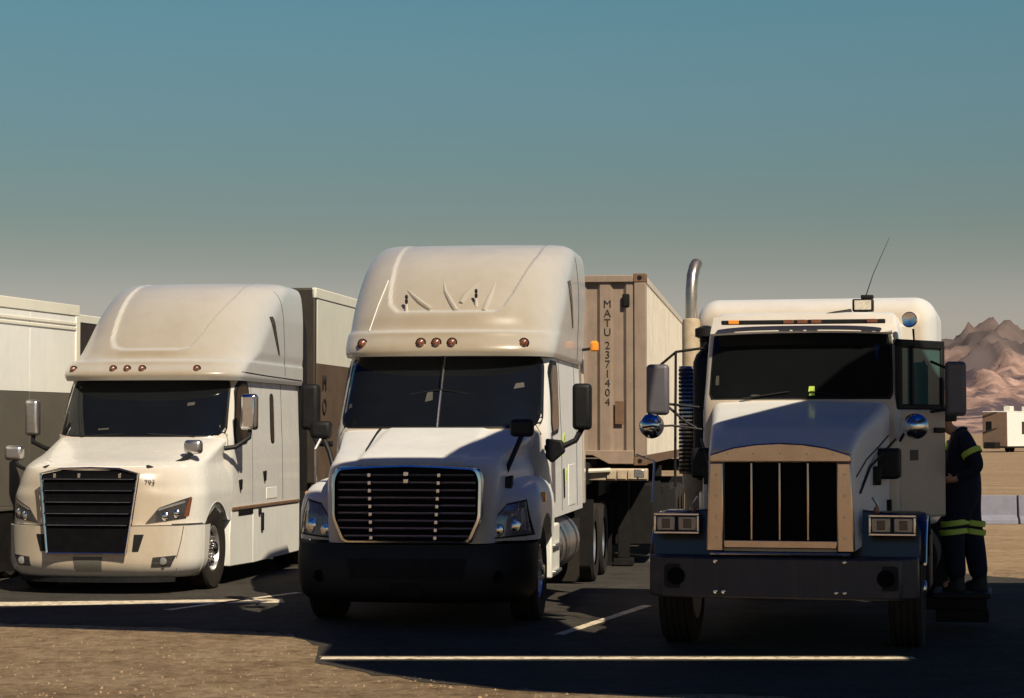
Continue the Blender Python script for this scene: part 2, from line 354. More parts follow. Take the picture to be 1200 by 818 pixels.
# ------------------------------------------------------------------ tractor with aero sleeper (two of them)
def build_truck_a():
    t = empty('semi_truck', (-5.0, 25.2, 0), -math.atan(365/2500), 'white aero sleeper truck at the left, sunlit front and door side, wide dark slatted grille', 'truck', 'semi trucks parked side by side')
    arch = lambda y: (0.5+sqrt(0.57**2-(y-1.29)**2)) if abs(y-1.29) < 0.57 else 0
    body = Plan([(0.80, .055, 1.20, 1.0, 2.6), (1.15, .07, 1.19, 1.0, 2.6), (1.30, .085, 1.165, 1.05, 2.5), (1.42, .12, 1.135, 1.05, 2.5), (1.50, .19, 1.11, 1.0, 2.5), (1.56, .36, 1.095, .95, 2.5), (1.64, .75, 1.09, .85, 2.5), (1.74, 1.2, 1.10, .7, 2.6), (1.84, 1.66, 1.11, .5, 2.7), (1.90, 1.98, 1.11, .4, 2.8)], 2.05)
    body.shell('hood', 'white', t, 0.825, 1.90, 46, zb=lambda y: arch(y))
    bump = Plan([(0.20, .16, 1.08, .8, 2.6), (0.28, .05, 1.16, .85, 2.6), (0.40, .0, 1.20, .9, 2.6), (0.82, .005, 1.215, .95, 2.6)], 0.74)
    b = bump.shell('bumper', 'white', t, 0.20, 0.815, 14)
    # bumper details
    bump.fobj('lower_grille', 'gblack', b, [(-.46, .50), (.46, .50), (.50, .79), (-.50, .79)], 0.006, 6, 4)
    for sg in (-1, 1):
        q = [(.53, .52), (.60, .52), (.66, .72), (.55, .72)]; f = [(.74, .34), (.94, .34), (1.0, .47), (.76, .45)]
        if sg < 0: q = [(-a, z) for a, z in (q[1], q[0], q[3], q[2])]; f = [(-a, z) for a, z in (f[1], f[0], f[3], f[2])]
        bump.fobj('air_vent', 'black', b, q, 0.006, 4, 4)
        fo = bump.fobj('fog_light', 'lensd', b, f, 0.008, 6, 4, th=0.05)
        fx = sg*.87; MB().lathe([(.045, .01), (.045, -.012), (.02, -.02)], (fx, bump.fy(fx, .405)-.01, .405), (0, 1, 0), n=14).obj('fog_lamp_bulb', 'lens', fo)
    bump.fobj('licence_plate_recess', 'grey', b, [(-.16, .28), (.16, .28), (.18, .46), (-.18, .46)], 0.004, 4, 3)
    MB().slab(lambda u, v: (-.95+1.9*u, bump.fy(-.95+1.9*u, .25)+.02, .15+.06*v), [i/16 for i in range(17)], [0, 1], (0, .04, 0)).obj('air_dam', 'black', b)
    for sg in (-1, 1): MB().tube([(sg*x, bump.fy(x, z)-.001, z) for x, z in ((.985, .30), (1.0, .45), (1.035, .62), (1.06, .81))], .005, 5).obj('bumper_seam', 'black', b)
    MB().tube([(sg*.0+x, body.fy(x, 1.515)-.002, 1.515) for sg in (0,) for x in (-.85, -.6, -.3, 0, .3, .6, .85)], .004, 5).obj('hood_seam', 'side', t)
    # grille
    yg = lambda z: -.045+(z-.5)*.10
    gr = MB().prism([(-.47, yg(.50), .50), (.47, yg(.50), .50), (.58, yg(1.43), 1.43), (.35, yg(1.47), 1.475), (-.35, yg(1.47), 1.475), (-.58, yg(1.43), 1.43)], (0, .12, 0)).obj('grille', 'gblack', t, .01)
    path = [(-.48, .50), (-.60, 1.44), (-.36, 1.49), (0, 1.50), (.36, 1.49), (.60, 1.44), (.48, .50), (-.48, .50)]
    MB().tube([(x, yg(z)-.005, z) for x, z in path], .016, 8).obj('grille_surround', 'chrome', gr)
    for k in range(5):
        z = .83+.135*k; hw = .46+.115*(z-.5)/.93+.01
        MB().prism([(-hw, yg(z)-.022, z-.008), (-hw, yg(z)-.03, z), (-hw, yg(z)-.010, z+.05), (-hw, yg(z)+.02, z+.05), (-hw, yg(z)+.02, z-.008)], (2*hw, 0, 0)).obj('grille_slat', 'gblack', gr, .003)
        MB().tube([(-hw+.02, yg(z)-.031, z), (hw-.02, yg(z)-.031, z)], .004, 5).obj('slat_trim', 'steel', gr)
    for x in (-.42, -.12, .38): bxo('grille_clip', 'chrome', gr, x-.018, x+.018, yg(1.4)-.03, yg(1.4), 1.385, 1.44, .004)
    # headlights
    for sg in (-1, 1):
        q = [(.66, .845), (1.06, .90), (1.10, 1.155), (.80, 1.03)]; a = [(1.045, .92), (1.085, .93), (1.105, 1.14), (1.085, 1.14)]
        if sg < 0: q = [(-x, z) for x, z in (q[1], q[0], q[3], q[2])]; a = [(-x, z) for x, z in (a[1], a[0], a[3], a[2])]
        h = body.fobj('headlight', 'lensd', t, q, .012, 14, 8, th=.05)
        body.fobj('turn_signal', 'amberd', h, a, .017, 4, 6)
        for x, z, r in ((.86, .93, .05), (.97, .96, .05)):
            MB().lathe([(r, .02), (r, -.005), (r*.7, -.016), (r*.2, -.02)], (sg*x, body.fy(x, z)-.012, z), (0, 1, 0), n=16).obj('reflector', 'chrome', h)
        ds = [(.80, .995), (1.05, 1.085), (1.05, 1.11), (.80, 1.02)]
        if sg < 0: ds = [(-x, z) for x, z in (ds[1], ds[0], ds[3], ds[2])]
        body.fobj('daytime_strip', 'lens', h, ds, .018, 8, 2)
    body.seam('hood_seam', t, [(0.30, .833), (0.74, .833)], .006)
    # cab
    cab = Plan([(0.95, 1.72, 1.17, .5, 3.4), (1.80, 1.74, 1.16, .55, 3.2), (1.88, 1.78, 1.155, .6, 3.1), (2.62, 2.33, 1.13, .5, 3.6), (2.70, 2.38, 1.12, .5, 3.6)], 5.58)
    cab.shell('cab', 'white', t, 0.95, 2.70, 22)
    roof = Plan([(2.59, 2.06, 1.18, .6, 3.0), (2.66, 2.03, 1.20, .6, 3.0), (2.80, 2.17, 1.20, .65, 2.9), (2.835, 2.20, 1.20, .7, 2.8), (2.865, 2.30, 1.19, .75, 2.7), (3.0, 2.40, 1.2, 1.05, 2.5), (3.2, 2.60, 1.2, 1.15, 2.4), (3.44, 2.87, 1.2, 1.25, 2.4), (3.67, 3.22, 1.19, 1.3, 2.4), (3.84, 3.60, 1.17, 1.25, 2.4), (3.94, 3.98, 1.13, 1.1, 2.4), (3.985, 4.4, 1.05, .6, 2.4)], 5.62)
    U = [(-.74, 4.2), (-.72, 3.75), (-.64, 3.15), (-.55, 3.03), (-.42, 3.0), (.34, 3.0), (.47, 3.03), (.54, 3.15), (.76, 3.75), (.78, 4.2)]
    def disp(p):
        d = sdf(p[0], p[2], U); p[1] += .10*sstep(.016, -.016, d)
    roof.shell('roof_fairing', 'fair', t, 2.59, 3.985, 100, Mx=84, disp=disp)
    for x in (-1.0, -.42, -.23, -.03): marker(t, x, 2.735, roof, 'amberd')
    marker(t, .68, 2.735, roof, 'amberd')
    # windscreen
    fr = cab.fobj('windscreen', 'glass', t, [(-1.075, 1.885), (1.075, 1.885), (1.02, 2.60), (-1.02, 2.60)], .010, 40, 14, .18)
    fn, us, vs = cab.fpatch([(-1.10, 1.865), (1.10, 1.865), (1.04, 2.615), (-1.04, 2.615)], .004, 40, 14, .16)
    MB().slab(fn, us, vs, (0, .03, 0)).obj('window_seal', 'black', fr)
    for x, z, w, h in ((-.93, 2.50, .04, .03), (.62, 2.28, .09, .04), (-.45, 1.96, .14, .02)):
        cab.fobj('windscreen_mark', 'paper', fr, [(x-w/2, z-h/2), (x+w/2, z-h/2+.01), (x+w/2, z+h/2+.01), (x-w/2, z+h/2)], .014, 2, 2, th=.004)
    for sg in (-1, 1):
        MB().tube([(sg*.75, cab.fy(.75, 1.87)-.02, 1.875), (sg*.15, cab.fy(.15, 1.90)-.02, 1.905)], .008, 6).obj('wiper', 'black', t)
        w = cab.sobj('door_window', 'brownglass', t, [(2.20, 1.77), (2.86, 1.83), (2.90, 2.55), (2.52, 2.55)], .010, sg, 12, 12)
        cab.sobj('window_seal', 'black', w, [(2.14, 1.73), (2.91, 1.79), (2.95, 2.59), (2.47, 2.59)], .005, sg, 12, 12)
        w = cab.side('sleeper_window', 'brownglass', t, rpoly([(4.02, 1.80), (4.17, 1.80), (4.17, 2.42), (4.02, 2.42)], .07), .006, .02, sg)
        cab.side('window_seal', 'black', w, rpoly([(3.99, 1.77), (4.20, 1.77), (4.20, 2.45), (3.99, 2.45)], .09), .003, .02, sg)
        roof.sobj('roof_porthole', 'brownglass', t, [(4.24, 2.98), (4.31, 2.98), (3.98, 3.50), (3.80, 3.48)], .008, sg)
        cab.seam('door_seam', t, [(2.0, 1.70), (2.12, 2.20), (2.36, 2.58), (2.48, 2.66), (3.05, 2.665)], .005, sg)
        cab.seam('door_seam', t, [(3.05, 2.665), (3.05, 1.0)], .003, sg)
        roof.seam('roof_seam', t, [(2.45, 2.70), (3.6, 2.68), (5.55, 2.66)], .006, sg)
        roof.seam('extender_seam', t, [(4.35, 3.86), (4.50, 3.5), (4.58, 3.0), (4.60, 2.7)], .004, sg)
        cab.seam('extender_seam', t, [(4.60, 2.66), (4.62, 1.0)], .004, sg)
        for y, z in ((2.42, 1.24), (3.62, 1.33)):
            cab.side('door_handle', 'black', t, [(y-.05, z+.07), (y+.07, z+.08), (y+.05, z-.05), (y, z-.06)], .025, .03, sg)
        cab.side('storage_hatch', 'side', t, [(3.75, 1.03), (4.30, 1.03), (4.30, 1.18), (3.75, 1.18)], .006, .02, sg)
        # skirts
        sk0 = MB().prism([(sg*1.20, 1.88, .24), (sg*1.20, 2.95, .22), (sg*1.20, 2.95, .93), (sg*1.20, 1.92, .93), (sg*1.20, 1.86, .60)], (-sg*.10, 0, 0)).obj('side_skirt', 'side', t, .012)
        MB().prism([(sg*1.20, 2.965, .22), (sg*1.20, 5.45, .24), (sg*1.20, 5.45, .93), (sg*1.20, 2.965, .93)], (-sg*.10, 0, 0)).obj('side_skirt', 'side', t, .012)
        bxo('skirt_trim', 'rust', t, min(sg*1.165, sg*1.215), max(sg*1.165, sg*1.215), 1.95, 5.4, .935, .975, .006)
        bxo('step_recess', 'black', t, min(sg*1.17, sg*1.206), max(sg*1.17, sg*1.206), 2.25, 2.95, .86, .925, 0)
        for y, z0, z1 in ((3.35, .62, .86), (3.22, .84, .93)): bxo('latch', 'black', t, min(sg*1.18, sg*1.225), max(sg*1.18, sg*1.225), y, y+.09, z0, z1, .01)
        # side extender behind sleeper
        MB().prism([(sg*1.19, 5.63, 1.0), (sg*1.17, 6.05, 1.0), (sg*1.15, 6.05, 3.4), (sg*1.17, 5.63, 3.75)], (-sg*.04, 0, 0)).obj('side_extender', 'black', t, .01)
    # mirrors
    mirror(t, 'door_mirror', 'chrome', 1.29, 1.50, 2.05, 1.95, 2.41, .16, [(1.12, 1.86, 1.72), (1.25, 1.92, 1.74), (1.40, 2.03, 1.86), (1.40, 2.05, 1.97)], .03)
    mirror(t, 'door_mirror', 'steel', -1.56, -1.38, 2.05, 1.88, 2.34, .16, [(-1.12, 1.86, 1.70), (-1.25, 1.92, 1.72), (-1.46, 2.03, 1.80), (-1.46, 2.05, 1.90)], .03)
    mirror(t, 'hood_mirror', 'steel', .90, 1.12, .90, 1.66, 1.83, .14, [(.72, .50, 1.42), (.74, .55, 1.50), (.90, .75, 1.58), (1.01, .9, 1.68)], .025)
    mirror(t, 'hood_mirror', 'steel', -1.36, -1.13, .85, 1.58, 1.76, .14, [(-.86, .60, 1.40), (-.95, .7, 1.43), (-1.18, .8, 1.52), (-1.25, .85, 1.60)], .025)
    for sg in (-1, 1): MB().prism([(sg*.66, body.fy(.66, 1.45)-.02, 1.40), (sg*.78, body.fy(.78, 1.45)-.02, 1.40), (sg*.74, .36, 1.50), (sg*.60, .30, 1.54)], (0, .10, 0)).obj('mirror_foot', 'black', t, .02)
    text('fleet_number', '793', 'letter', t, (.69, body.fy(.69, 1.33)-.020, 1.33), (pi/2, 0, .20), .085)
    for sg in (-1, 1): make_wheel(t, sg*1.03, 1.29, .5, .29, sg, 0)
    chassis(t, 1.29, [6.3, 7.6], 8.3)
    return t
TA = build_truck_a()

def build_truck_b():
    t = empty('semi_truck', (-1.03, 20.8, 0), -math.atan(330/2500), 'tall white sleeper truck in the middle, split windscreen, chrome-framed grille in shade', 'truck', 'semi trucks parked side by side')
    arch = lambda y: (0.5+sqrt(0.60**2-(y-1.32)**2)) if abs(y-1.32) < 0.60 else 0
    TAP = .13
    core = Plan([(0.80, .07, .80, .34, 4.0), (1.30, .10, .82, .36, 4.0), (1.50, .13, .82, .40, 3.6), (1.60, .17, .80, .42, 3.2), (1.66, .28, .78, .42, 3.0), (1.72, .58, .78, .42, 3.0), (1.80, 1.02, .80, .42, 3.0), (1.90, 1.52, .82, .42, 3.0), (1.975, 1.98, .83, .4, 3.0)], 2.05)
    def tap(p):
        p[0] *= 1+TAP*max(0, p[1])
        # pressed centre bulge that runs back from the grille
        if p[2] > 1.6: p[2] += .022*sstep(.56, .50, abs(p[0]))
    core.shell('hood', 'whiteb', t, 0.84, 1.975, 44, disp=tap)
    for sg in (-1, 1):
        F = Plan([(0.86, .27, .66, .62, 2.5), (1.10, .30, .67, .62, 2.5), (1.24, .36, .66, .60, 2.4), (1.34, .48, .63, .56, 2.3), (1.42, .74, .57, .5, 2.2), (1.47, 1.10, .47, .4, 2.0), (1.485, 1.35, .38, .3, 2.0)], 2.0)
        rings = []
        for j in range(25):
            z = .86+.625*j/24; w = F.w(z); r = []
            for i in range(0, 33):
                x = w*sin(pi/2*i/32); r.append([sg*(.56+x), F.fy(x, z), z])
            y0 = r[-1][1]
            for k in range(1, 13): r.append([sg*(.56+w), y0+(F.yb-y0)*k/12, z])
            r.append([sg*.5, F.yb, z]); r.append([sg*.5, F.yf(z)+.05, z])
            for p in r: p[2] = max(p[2], arch(p[1]))
            rings.append(r)
        fe = MB().loft(rings).obj('fender', 'whiteb', t, ang=40)
        # headlight on the swept fender face
        def hfn(u, v, o=.010):
            bl, br, tr, tl = (.14, .885), (.60, .925), (.545, 1.24), (.37, 1.205)
            x = (bl[0]*(1-u)+br[0]*u)*(1-v)+(tl[0]*(1-u)+tr[0]*u)*v; z = (bl[1]*(1-u)+br[1]*u)*(1-v)+(tl[1]*(1-u)+tr[1]*u)*v
            return (sg*(.56+x), F.fy(x, z)-o, z)
        us = [i/14 for i in range(15)]
        h = MB().slab(hfn, us, us, (0, .04, 0)).obj('headlight', 'lensm', t, ang=50)
        MB().slab(lambda u, v: hfn(u*1.12-.06, v*1.12-.06, .006), us, us, (0, .04, 0)).obj('headlight_bezel', 'black', h, ang=50)
        for x, z, r in ((.29, .965, .065), (.44, 1.0, .075)):
            MB().lathe([(r, .03), (r, -.006), (r*.85, -.010), (r*.75, .0), (r*.3, -.012), (.01, -.014)], (sg*(.56+x), F.fy(x, z)-.012, z), (sg*.25, 1, 0), n=18).obj('reflector', 'chrome', h)
        MB().slab(lambda u, v: hfn(.80+.14*u, .12+.7*v, .016), us[::4], us[::2], (0, .01, 0)).obj('turn_signal', 'lens', h, ang=50)
        bxo('fender_marker', 'amber', fe, min(sg*1.195, sg*1.245), max(sg*1.195, sg*1.245), 1.02, 1.12, 1.22, 1.32, .012)
    # grille
    yg = lambda z: -.01+(z-.86)*.07
    gpath = [(-.60, .875), (-.70, 1.10), (-.705, 1.46), (-.665, 1.555), (-.30, 1.575), (0, 1.585), (.30, 1.575), (.665, 1.555), (.705, 1.46), (.70, 1.10), (.60, .875)]
    rp_ = rpoly(gpath, .05, 5)
    gr = MB().prism([(x, yg(z), z) for x, z in rp_], (0, .10, 0)).obj('grille', 'gblack', t)
    def ring_(sc, dy): return [((x)*sc, yg(z)+dy, 1.22+(z-1.22)*(sc*1.0+.02*(sc-1)*20)) for x, z in rp_]
    MB().loft([ring_(1.005, .02), ring_(1.01, -.03), ring_(1.045, -.025), ring_(1.065, .02), ring_(1.065, .10)], False, False).obj('grille_surround', 'chrome', gr)
    for k in range(9):
        z = .915+.074*k; hw = (.615 if z < .95 else .68 if z < 1.5 else .66)
        MB().prism([(-hw, yg(z)-.004, z-.010), (-hw, yg(z)-.018, z), (-hw, yg(z)-.004, z+.012)], (2*hw, 0, 0)).obj('grille_bar', 'steel', gr)
    for sx_ in (-1, 1):
        for k in range(9):
            z = .90+.076*k; x = sx_*(.315+.030*(z-.9)/.6) - .025
            bxo('grille_stud', 'chrome', gr, x-.017, x+.017, yg(z)-.036, yg(z)-.002, z-.020, z+.020, .005)
    for z in (1.45, 1.52): bxo('grille_stud', 'chrome', gr, -.03, .02, yg(z)-.036, yg(z)-.002, z-.022, z+.022, .005)
    # lower bumper, all black plastic
    bump = Plan([(0.26, .14, 1.10, .7, 3.0), (0.34, .02, 1.17, .75, 3.0), (0.62, -.02, 1.20, .75, 3.0), (0.83, .03, 1.20, .75, 3.0)], .80)
    b = bump.shell('bumper', 'black', t, .26, .83, 10)
    bump.fobj('bumper_vent', 'under', b, [(-.55, .50), (.55, .50), (.60, .70), (-.60, .70)], .006, 6, 3)
    bump.fobj('licence_plate', 'under', b, [(-.15, .33), (.15, .33), (.15, .46), (-.15, .46)], .012, 3, 2)
    for sg in (-1, 1):
        x = sg*.88; MB().lathe([(.06, .02), (.06, -.008), (.03, -.012)], (x, bump.fy(x, .52)-.006, .52), (0, 1, 0), n=16).obj('fog_light', 'gblack', b)
    # cab
    cab = Plan([(1.0, 1.76, 1.17, .5, 3.4), (1.90, 1.80, 1.16, .55, 3.2), (1.99, 1.84, 1.155, .58, 3.1), (2.76, 2.34, 1.12, .58, 3.1), (2.86, 2.40, 1.11, .6, 3.1)], 5.62)
    cab.shell('cab', 'whiteb', t, 1.0, 2.86, 22)
    roof = Plan([(2.745, 2.10, 1.15, .7, 2.8), (2.80, 2.08, 1.17, .75, 2.8), (2.97, 2.18, 1.18, .8, 2.7), (3.005, 2.20, 1.18, .85, 2.7), (3.035, 2.30, 1.18, .85, 2.7), (3.2, 2.40, 1.19, .95, 2.6), (3.45, 2.62, 1.2, 1.05, 2.5), (3.73, 2.95, 1.2, 1.15, 2.5), (3.91, 3.28, 1.19, 1.2, 2.5), (4.03, 3.65, 1.17, 1.15, 2.6), (4.10, 4.0, 1.13, .9, 2.7), (4.135, 4.35, 1.06, .5, 2.8)], 5.66)
    U = [(-.76, 4.4), (-.73, 3.95), (-.69, 3.45), (-.66, 3.33), (-.56, 3.245), (.52, 3.245), (.60, 3.30), (.68, 3.45), (.86, 3.95), (.90, 4.4)]
    A = [(-.56, 3.245), (-.20, 3.245), (-.22, 3.30), (-.50, 3.45)]
    B = [(.10, 3.245), (.40, 3.245), (.44, 3.52), (.20, 3.50), (.09, 3.36)]
    def disp(p):
        x, z = p[0], p[2]
        if z < 3.1: return
        p[1] += .09*sstep(.016, -.016, sdf(x, z, U))
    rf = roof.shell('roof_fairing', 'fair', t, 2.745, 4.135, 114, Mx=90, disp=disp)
    for pts in ([(-.50, 3.50), (-.42, 3.43), (-.32, 3.35), (-.19, 3.265)], [(-.10, 3.58), (-.06, 3.47), (.02, 3.35), (.09, 3.25)], [(.30, 3.58), (.22, 3.50), (.16, 3.42), (.13, 3.34)], [(.47, 3.58), (.45, 3.47), (.42, 3.36), (.39, 3.25)]):
        dense = []
        for k in range(13):
            u = k/12*3; i = min(2, int(u)); f = u-i; x = pts[i][0]*(1-f)+pts[i+1][0]*f; z = pts[i][1]*(1-f)+pts[i+1][1]*f; dense.append((x, roof.fy(x, z)+.088, z))
        MB().tube(dense, [.004+.026*sin(pi*min(1, k/12*.62+.02)) for k in range(13)], 12).obj('roof_rib', 'fair', rf, ang=80)
    for x, z in ((-.47, 3.27), (.30, 3.33)):
        y = roof.fy(x, z)+.075
        h = MB().lathe([(.018, 0), (.015, .06), (.009, .10)], (x, y, z-.03), (0, 0, 1), n=10).obj('roof_antenna_base', 'whiteb', rf)
        MB().lathe([(.012, .085), (.017, .105), (.017, .125), (.009, .135), (.017, .15), (.017, .17), (.008, .185)], (x, y, z-.02), (0, 0, 1), n=10).obj('antenna_knob', 'black', h)
    MB().tube([(-.85, roof.fy(.85, 3.02)-.004, 3.03), (-.80, roof.fy(.80, 3.3)-.002, 3.32), (-.74, roof.fy(.74, 3.6)-.002, 3.62)], .006, 5).obj('roof_seam', 'side', rf)
    for x in (-.90, -.23, -.06, .11, .87): marker(t, x, 2.885, roof, 'amberd', .046)
    ws = cab.fobj('windscreen', 'glass', t, [(-1.075, 1.99), (1.075, 1.99), (1.035, 2.745), (-1.035, 2.745)], .010, 40, 14, .2)
    fn, us, vs = cab.fpatch([(-1.10, 1.965), (1.10, 1.965), (1.055, 2.765), (-1.055, 2.765)], .004, 40, 14, .18)
    MB().slab(fn, us, vs, (0, .03, 0)).obj('window_seal', 'black', ws)
    MB().tube([(.0, cab.fy(0, z)-.012, z) for z in (1.98, 2.2, 2.5, 2.755)], .014, 6).obj('windscreen_pillar', 'steel', ws)
    for x, z, w, h in ((-.12, 2.30, .08, .10), (.83, 2.42, .11, .06), (-1.0, 2.20, .04, .05)):
        cab.fobj('windscreen_mark', 'paper', ws, [(x-w/2, z-h/2), (x+w/2, z-h/2+.02), (x+w/2*.8, z+h/2+.01), (x-w/2*.7, z+h/2)], .014, 2, 2, th=.004)
    for sg in (-1, 1):
        w = cab.sobj('door_window', 'brownglass', t, [(2.36, 1.92), (3.06, 1.98), (3.12, 2.66), (2.62, 2.66)], .010, sg, 12, 12)
        cab.sobj('window_seal', 'black', w, [(2.29, 1.88), (3.11, 1.93), (3.17, 2.71), (2.57, 2.71)], .005, sg, 12, 12)
        roof.sobj('roof_porthole', 'brownglass', t, [(4.26, 3.14), (4.34, 3.14), (3.92, 3.68), (3.66, 3.64)], .008, sg)
        cab.seam('door_seam', t, [(2.02, 1.9), (2.06, 2.45), (2.28, 2.78), (2.5, 2.83), (4.4, 2.80)], .006, sg)
        cab.seam('door_seam', t, [(3.30, 2.80), (3.30, 1.05)], .004, sg)
        cab.side('vent_grab', 'hivis', t, [(2.5, 2.79), (3.2, 2.79), (3.2, 2.755), (2.5, 2.755)], .005, .02, sg) if sg > 9 else None
        roof.seam('roof_seam', t, [(4.62, 4.0), (4.84, 3.6), (4.93, 3.1), (4.95, 2.78)], .004, sg)
        cab.seam('door_seam', t, [(4.95, 2.78), (4.97, 1.05)], .004, sg)
        cab.side('door_handle', 'black', t, [(3.42, 1.50), (3.50, 1.52), (3.52, 1.20), (3.47, 1.18)], .014, .02, sg)
        cab.side('storage_hatch', 'side', t, [(4.0, 1.08), (4.75, 1.08), (4.75, 1.55), (4.0, 1.55)], .006, .02, sg)
        MB().prism([(sg*1.20, 1.98, .38), (sg*1.20, 2.75, .38), (sg*1.20, 2.75, .94), (sg*1.20, 1.98, .94)], (-sg*.30, 0, 0)).obj('step_skirt', 'side', t, .02)
        for z in (.42, .70): bxo('step', 'steel', t, min(sg*1.0, sg*1.235), max(sg*1.0, sg*1.235), 2.05, 2.68, z, z+.035, .006)
        tk = MB().lathe([(.30, 0), (.33, .03), (.33, 1.85), (.30, 1.88)], (sg*.90, 2.82, .66), (0, 1, 0), n=28).obj('fuel_tank', 'steel', t)
        for y in (3.15, 4.3): MB().lathe([(.338, 0), (.338, .07)], (sg*.90, y, .66), (0, 1, 0), n=28, cap=False).obj('tank_strap', 'black', tk)
        bxo('mud_flap', 'rubber', t, min(sg*.68, sg*1.2), max(sg*.68, sg*1.2), 4.9, 4.92, .15, .9, 0)
        MB().prism([(sg*1.19, 5.67, 1.05), (sg*1.17, 6.05, 1.05), (sg*1.15, 6.05, 3.7), (sg*1.17, 5.67, 3.9)], (-sg*.04, 0, 0)).obj('side_extender', 'white', t, .01)
        bk = MB().tube([(sg*1.16, 5.5, 2.93), (sg*1.32, 5.5, 2.95)], .02, 6).obj('beacon_bracket', 'black', t)
        MB().lathe([(.04, -.05), (.055, -.03), (.055, .05), (.035, .08)], (sg*1.33, 5.5, 2.96), (0, 0, 1), n=14).obj('beacon', 'amber', bk)
    cab.side('warning_flag', 'hivis', t, [(3.30, 1.66), (3.55, 1.72), (3.62, 1.92), (3.42, 1.86)], .012, .01, 1)
    cab.side('warning_flag', 'hivis', t, [(3.62, 1.36), (3.72, 1.40), (3.74, 1.52), (3.66, 1.48)], .012, .01, 1)
    mirror(t, 'door_mirror', 'black', 1.43, 1.63, 1.95, 1.95, 2.44, .17, [(1.14, 1.86, 1.76), (1.30, 1.86, 1.76), (1.46, 1.92, 1.84), (1.53, 1.95, 1.97)], .03)
    mirror(t, 'door_mirror', 'black', -1.50, -1.30, 1.95, 1.95, 2.44, .17, [(-1.14, 1.86, 1.80), (-1.30, 1.86, 1.80), (-1.40, 1.95, 1.97)], .03)
    MB().prism([(1.15, 1.84, 1.66), (1.15, 1.84, 1.86), (1.33, 1.80, 1.84), (1.36, 1.80, 1.72), (1.22, 1.80, 1.60)], (0, .12, 0)).obj('mirror_foot', 'black', t, .02)
    mirror(t, 'hood_mirror', 'black', .90, 1.14, .92, 1.88, 2.06, .15, [(.84, .72, 1.28), (.86, .74, 1.48), (.95, .85, 1.72), (1.02, .92, 1.90)], .026)
    mirror(t, 'hood_mirror', 'black', -1.16, -.94, .92, 1.86, 2.04, .15, [(-.84, .72, 1.28), (-.86, .74, 1.48), (-.95, .85, 1.72), (-1.04, .92, 1.90)], .026)
    MB().prism([(.78, .62, 1.22), (.94, .62, 1.24), (.96, .62, 1.50), (.82, .62, 1.46)], (0, .14, 0)).obj('mirror_foot', 'black', t, .02)
    MB().tube([(-.52, core.fy(.45, 1.72)-.01, 1.745), (-.55, 1.02, 1.83), (-.58, 1.5, 1.93), (-.60, 1.9, 1.995)], .008, 5).obj('hood_seam', 'black', t)
    MB().tube([(-1.22, 1.4, 1.40), (-1.20, 1.3, 1.75), (-1.12, 1.5, 1.98)], .018, 6).obj('grab_bar', 'steel', t)
    for sg in (-1, 1): make_wheel(t, sg*1.03, 1.32, .5, .29, sg, 0)
    chassis(t, 1.32, [7.0, 8.3], 8.9)
    return t
TB = build_truck_b()

